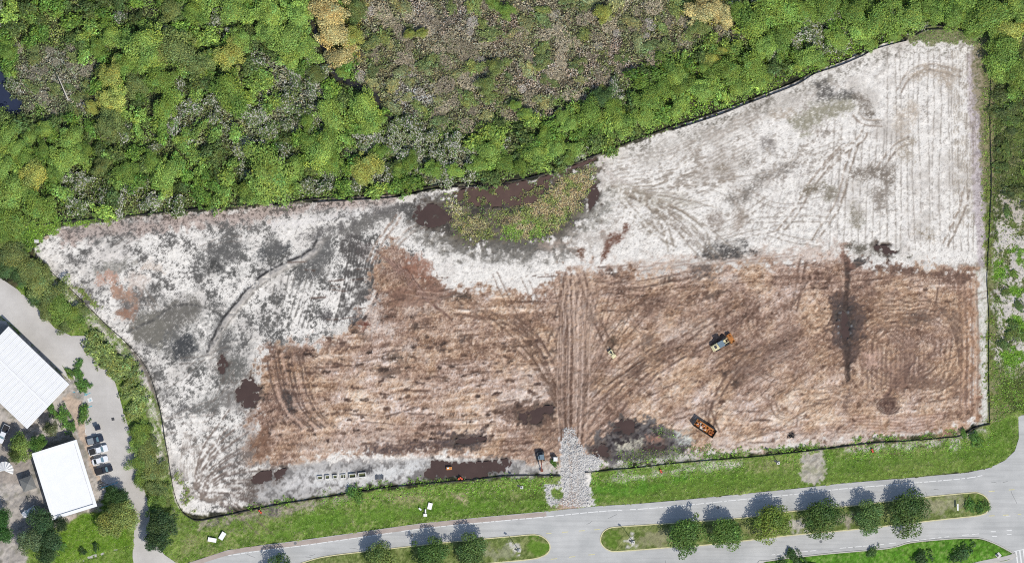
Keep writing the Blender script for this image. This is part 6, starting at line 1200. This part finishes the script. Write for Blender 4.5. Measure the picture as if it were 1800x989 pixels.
# medium shrubs filling the forest, kind chosen by where they grow
def inside(poly, u, v): return sdist(poly, np.array([[u]], np.float32), np.array([[v]], np.float32))[0, 0] < 0
fy_u = np.array([p[0] for p in FENCE_N] + [1640, 1700, 1900]); fy_v = np.array([p[1] for p in FENCE_N] + [46, 55, 60])
WHITE = [[(425, 85), (560, 85), (578, 140), (600, 190), (565, 240), (470, 205), (430, 175)], [(300, 185), (480, 190), (480, 260), (360, 265), (310, 240)], [(620, 240), (700, 215), (830, 250), (850, 310), (700, 320), (620, 318)], [(1395, 20), (1460, 20), (1470, 100), (1400, 100)], [(80, 270), (200, 320), (330, 330), (330, 360), (130, 370)], [(1060, 160), (1110, 140), (1120, 190), (1060, 200)], [(1120, 100), (1240, 60), (1300, 45), (1270, 80), (1180, 105)], [(390, 40), (450, 90), (420, 100)], [(1500, 50), (1560, 70), (1470, 95)]]
DEAD = [(28, 85), (90, 75), (150, 95), (165, 150), (150, 195), (110, 212), (45, 195), (25, 140)]
rs_ = random.Random(21); cnt = {}
for k in range(60):
    for j in range(20):
        u = -40 + 32 * k + rs_.uniform(-13, 13); v = -35 + 23 * j + rs_.uniform(-10, 10)
        lim = np.interp(u, fy_u, fy_v)
        if v > lim - 9 or u > 1850: continue
        if any((u - a) ** 2 + (v - b) ** 2 < (c_ * .72) ** 2 for a, b, c_ in occ): continue
        if min(math.hypot(u - a, v - b) for a, b in TREE_GAP[::3]) < 13 or inside(WPOOL, u, v): continue
        if inside(BROWN, u, v):
            t_ = rs_.random()
            if t_ < .42: q_ = (rs_.choice([(146, 136, 112), (134, 124, 104), (156, 146, 122)]), .05, 'withered brown', 'bush', BRUSH, 'withered_bush', rs_.uniform(6, 17), .7)
            elif t_ < .52: q_ = ((162, 154, 142), .12, 'pale grey-brown', 'bush', BRUSH, 'withered_bush', rs_.uniform(6, 12), .7)
            else: q_ = (rs_.choice([(112, 124, 66), (100, 112, 64), (128, 130, 84)]), .06, 'olive', 'shrub', SMALL, 'olive_shrub', rs_.uniform(6, 15), .7)
        elif inside(DEAD, u, v): q_ = ((138, 132, 112), .1, 'withered brown', 'bush', BRUSH, 'withered_bush', rs_.uniform(6, 14), .8) if rs_.random() < .6 else ((104, 116, 66), .08, 'dull olive', 'shrub', SMALL, 'olive_shrub', rs_.uniform(7, 12), .8)
        elif any(inside(p_, u, v) for p_ in WHITE) and rs_.random() < .8: q_ = ((98, 114, 62), rs_.uniform(.22, .5), 'pale-flecked', 'shrub', SMALL, 'pale_shrub', rs_.uniform(10, 17), 1.1)
        else:
            t_ = rs_.random()
            if t_ < .3: q_ = ((98, 128, 50), .03, 'mid green', 'shrub', SMALL, 'shrub', rs_.uniform(11, 18), 1.3)
            elif t_ < .6: q_ = ((122, 148, 66), .03, 'yellow-green', 'shrub', SMALL, 'leafy_shrub', rs_.uniform(10, 17), 1.3)
            elif t_ < .85: q_ = ((84, 102, 50), .08, 'dull olive', 'shrub', SMALL, 'olive_shrub', rs_.uniform(10, 18), 1.2)
            else: q_ = ((90, 104, 62), .28, 'pale-flecked', 'shrub', SMALL, 'pale_shrub', rs_.uniform(9, 15), 1.1)
        if u > 1700: 
            if q_[4] is BRUSH: continue
        key = (q_[2], q_[3]); cnt[key] = cnt.get(key, 0) + 1
        if cnt[key] > 280: continue
        put_shrub(u, v, q_[6], q_[0], q_[1], q_[2], q_[3], q_[4], q_[5], f'{q_[2]} {q_[3]} of the forest', 2.0, None, q_[7])
# oaks of the median and of the office yard, hedges by the car park
MED = [(492, 1004, 28, (70, 98, 44), 'dark round tree at the bottom edge left of the median trees'), (673, 978, 27, (112, 132, 66), 'light green tree, leftmost of the three on the left median'), (757, 972, 30, (74, 102, 46), 'dark green tree, middle of the three on the left median'), (826, 967, 31, (76, 100, 50), 'dense tree, rightmost of the three on the left median'), (1203, 938, 38, (72, 100, 42), 'large dark green oak, leftmost of the row on the right median'), (1277, 934, 34, (76, 104, 44), 'dark green oak second from the left on the right median'), (1355, 921, 33, (104, 124, 48), 'yellow-green oak third from the left on the right median'), (1447, 912, 34, (72, 96, 42), 'oak with an uneven crown fourth from the left on the right median'), (1524, 907, 29, (84, 110, 58), 'grey-green oak fifth from the left on the right median'), (1598, 903, 37, (66, 88, 40), 'very dark green oak, rightmost of the row on the right median')]
for u, v, r, c_, l in MED: put_tree(u, v, r, c_, .02, '', '', OAK, 5.6, 'oaks along the medians', l, 1, 'oak_tree', .82)
YT = [(206, 872, 20, (58, 84, 42), 'dark round tree touching the lower right corner of the flat white roof'), (222, 905, 25, (124, 138, 74), 'yellow-green tree right of the lawn beside the drive mouth'), (196, 918, 26, (118, 130, 66), 'yellow-green tree over the small lawn'), (205, 895, 18, (100, 116, 60), 'small tree between the dark corner tree and the lawn'), (285, 922, 28, (56, 78, 44), 'dark tree right of the drive mouth beside the silt fence bend'), (278, 948, 22, (50, 72, 42), 'dark low tree just above the drive flare'), (72, 915, 24, (62, 88, 52), 'dark tree over the white car at lower left'), (58, 950, 26, (90, 108, 72), 'grey-green tree at lower left above the path'), (92, 950, 26, (58, 82, 50), 'dark tree left of the small lawn'), (85, 975, 20, (60, 84, 48), 'lowest dark tree left of the small lawn'), (108, 918, 14, (58, 76, 48), 'small dark tree below the flat white roof'), (6, 905, 16, (56, 92, 42), 'dark green tree at the left edge, upper of two'), (4, 935, 20, (58, 96, 42), 'dark green tree at the left edge, lower of two'), (40, 785, 24, (98, 118, 56), 'tree left of the upper corner of the flat white roof'), (68, 778, 16, (86, 122, 52), 'small green tree above the flat white roof'), (28, 800, 14, (84, 100, 52), 'small tree left of the yard trees'), (92, 752, 14, (110, 120, 80), 'greyish shrub-like tree near the tip of the metal roof')]
for u, v, r, c_, l in YT: put_tree(u, v, r, c_, .03, '', '', OAK, 5.6, 'trees of the office yard', l, 1, 'yard_tree', .75)
HE = [(20, 445, 26, OL), (50, 470, 24, OL), (12, 470, 18, DKG), (40, 490, 18, DKG), (70, 500, 26, OL), (95, 515, 24, OL), (62, 520, 14, DKG), (110, 540, 26, GR), (85, 545, 18, OL), (130, 560, 20, GR), (118, 570, 16, OL), (70, 478, 18, OL), (28, 420, 18, GR), (8, 425, 18, GR), (140, 548, 14, OL), (250, 760, 20, GR), (245, 785, 16, GR), (262, 800, 22, OL), (245, 815, 18, GR), (268, 830, 22, OL), (250, 845, 16, GR), (275, 858, 20, OL), (278, 885, 20, GR), (262, 780, 14, OL), (240, 755, 12, OL), (290, 880, 12, OL)]
for u, v, r, c_ in HE: put_tree(u, v, r, tuple(int(x * .92) for x in c_), .03, W_[c_], 'hedge tree', BIG, 5.0, 'trees screening the car park', None, .7, 'hedge_tree')
SHR = [(175, 615, 14), (188, 628, 12), (200, 640, 14), (212, 652, 12), (222, 640, 10), (182, 640, 8), (235, 690, 10), (240, 715, 10), (248, 700, 8), (165, 600, 10), (232, 730, 9), (232, 665, 10)]
for u, v, r in SHR: put_shrub(u, v, r * 1.45, (112, 128, 68), .1, 'yellow-flecked', 'shrub', SMALL, 'bank_shrub', 'shrubs on the bank by the car park', 2.0, None, .8)
for u, v, r, l in ((138, 640, 8, 'small leafy shrub, top of the strip beside the metal roof'), (130, 655, 9, 'green shrub second in the strip beside the metal roof'), (142, 665, 10, 'green shrub in the middle of the strip beside the metal roof'), (148, 678, 10, 'green shrub at the lower end of the strip beside the metal roof'), (92, 722, 9, 'round green shrub just below the tip of the metal roof'), (112, 732, 12, 'round green shrub left of the empty parking bay'), (122, 748, 10, 'green shrub above the corner of the flat white roof'), (150, 728, 13, 'green shrub beside the blue parking mark'), (1690, 972, 15, 'dark round bush on the bottom right lawn'), (1535, 966, 9, 'small dark bush at the edge of the south lawn'), (1620, 985, 14, 'dark bush at the bottom edge of the south lawn'), (1400, 985, 14, 'dark bush near the bottom edge by the white car'), (1370, 990, 10, 'small dark bush at the bottom edge'), (975, 813, 6, 'low green clump below the portable toilet'), (625, 868, 12, 'green bush beside the fence where the dry strip ends'), (110, 960, 8, 'flowering shrub on the small lawn, left one'), (1728, 890, 10, 'low green bush at the rounded end of the right median'), (1705, 888, 9, 'low olive bush near the rounded end of the right median'), (145, 968, 6, 'dark small shrub on the lawn, lower left one'), (168, 962, 6, 'dark small shrub on the lawn, lower right one'), (1692, 762, 7, 'bushy weeds by the fence kink'), (1715, 772, 10, 'bushy green weeds at the south-east fence corner')):
    put_shrub(u, v, r, (78, 112, 46) if 'dark' not in l else (54, 80, 36), .04, '', 'shrub', SMALL, 'shrub', 'shrubs of the lawns and yards', 2.0, l, .9)
for k in range(46):                                     # scrub of the strip east of the site
    u, v = rs_.uniform(1752, 1830), rs_.uniform(155, 640)
    if v > 380 and rs_.random() < .55: continue
    c_ = [(80, 98, 46), (98, 124, 50), (74, 86, 44)][k % 3]; put_shrub(u, v, rs_.uniform(7, 14), c_, .04, ['dull olive', 'mid green', 'dark olive'][k % 3], 'scrub bush', SMALL, 'scrub_bush', 'scrub bushes of the eastern strip', 2.0, None, .7)

# ------------------------------------------------------------------ 16  uncountable low plants
PALE = np.full((NY, NX), .035, np.float32)
for pl in WHITE:
    w, m = reg(pl, 14, 12, n25); PALE[w] = np.maximum(PALE[w], .2 * m)
w, m = reg(BROWN, 10); PALE[w] = np.maximum(PALE[w], m * .05)
def scatter(name, mask, n, size, asp, seed, vert=.5):
    rng = np.random.default_rng(seed); p = (VD * mask).ravel().astype(float); p = np.cumsum(p); tot = p[-1]
    k = np.searchsorted(p, rng.random(n) * tot); i, j = np.unravel_index(np.clip(k, 0, NX * NY - 1), (NY, NX))
    u = gu[j] + rng.uniform(-.6, .6, n) * STEP; v = gv[i] + rng.uniform(-.6, .6, n) * STEP
    hgt = VH[i, j]; clump = .5 + .5 * np.clip(n10[i, j] * .5 + n4[i, j] * .5, -1, 1)
    z = H[i, j] + hgt * (.15 + .85 * rng.random(n) * clump)
    pos = np.stack([X(u), Y(v), z], 1); nr = rng.standard_normal((n, 3)) * vert + [0, 0, .8]
    vv, ff = leaf_quads(pos, nr, size * rng.uniform(.5, 1.4, n), asp, rng)
    kk = np.exp(rng.normal(.05, .32, n)); hh = rng.normal(0, .09, n)
    c = VC[i, j] * 2.0 * np.stack([kk * (1 + hh), kk, kk * (1 - hh)], 1)
    pw_ = PALE[i, j] > rng.random(n); c[pw_] = alb((196, 194, 172)) * rng.uniform(.6, 1.1, (int(pw_.sum()), 1))
    me = np_mesh(name, vv, ff, [MAT['herb']], False, np.repeat(np.clip(c, .004, .55), 4, 0))
    tag(link(bpy.data.objects.new(name, me)), kind='stuff')
FM = (CLS == 0).astype(np.float32)
MM = reg(MARSH, 2)[1]; MK = np.zeros((NY, NX), np.float32); MK[reg(MARSH, 2)[0]] = MM
scatter('undergrowth', FM * (1 - MK), 260000, .46, .7, 1)
scatter('weeds', (1 - FM) * (1 - MK) * (VH > .17), 60000, .3, .7, 2)
scatter('grass', (1 - FM) * (1 - MK) * (VH <= .17), 80000, .26, .4, 3, .7)
scatter('marsh_plants', MK, 16000, .36, .6, 4)

# alike labels: tell the ones that share one apart by their order from the left
import collections
byl = collections.defaultdict(list)
for o in COL.objects:
    if o.parent is None and 'label' in o: byl[o['label']].append(o)
ORD = ['leftmost', 'second from left', 'third from left', 'fourth from left', 'fifth from left', 'sixth from left', 'seventh from left', 'eighth from left', 'ninth from left', 'tenth from left']
NUM = ['', 'one', 'two', 'three', 'four', 'five', 'six', 'seven', 'eight', 'nine', 'ten', 'eleven', 'twelve']
for l, os_ in byl.items():
    if len(os_) > 1:
        os_.sort(key=lambda o: o.location.x)
        for k, o in enumerate(os_):
            if k < len(ORD) and len(os_) <= 11: o['label'] = l + ', ' + (('rightmost' if k == len(os_) - 1 else ORD[k]) + ' of ' + NUM[len(os_)])

for o in COL.objects:
    if o.parent is None and 'label' in o and len(o['label'].split()) > 16: o['label'] = o['label'].replace(' of the forest', '').replace('tree, ', '').replace('far ', ''); 
bad = [o['label'] for o in COL.objects if o.parent is None and 'label' in o and len(o['label'].split()) > 16]
if bad: print('LONG', bad)
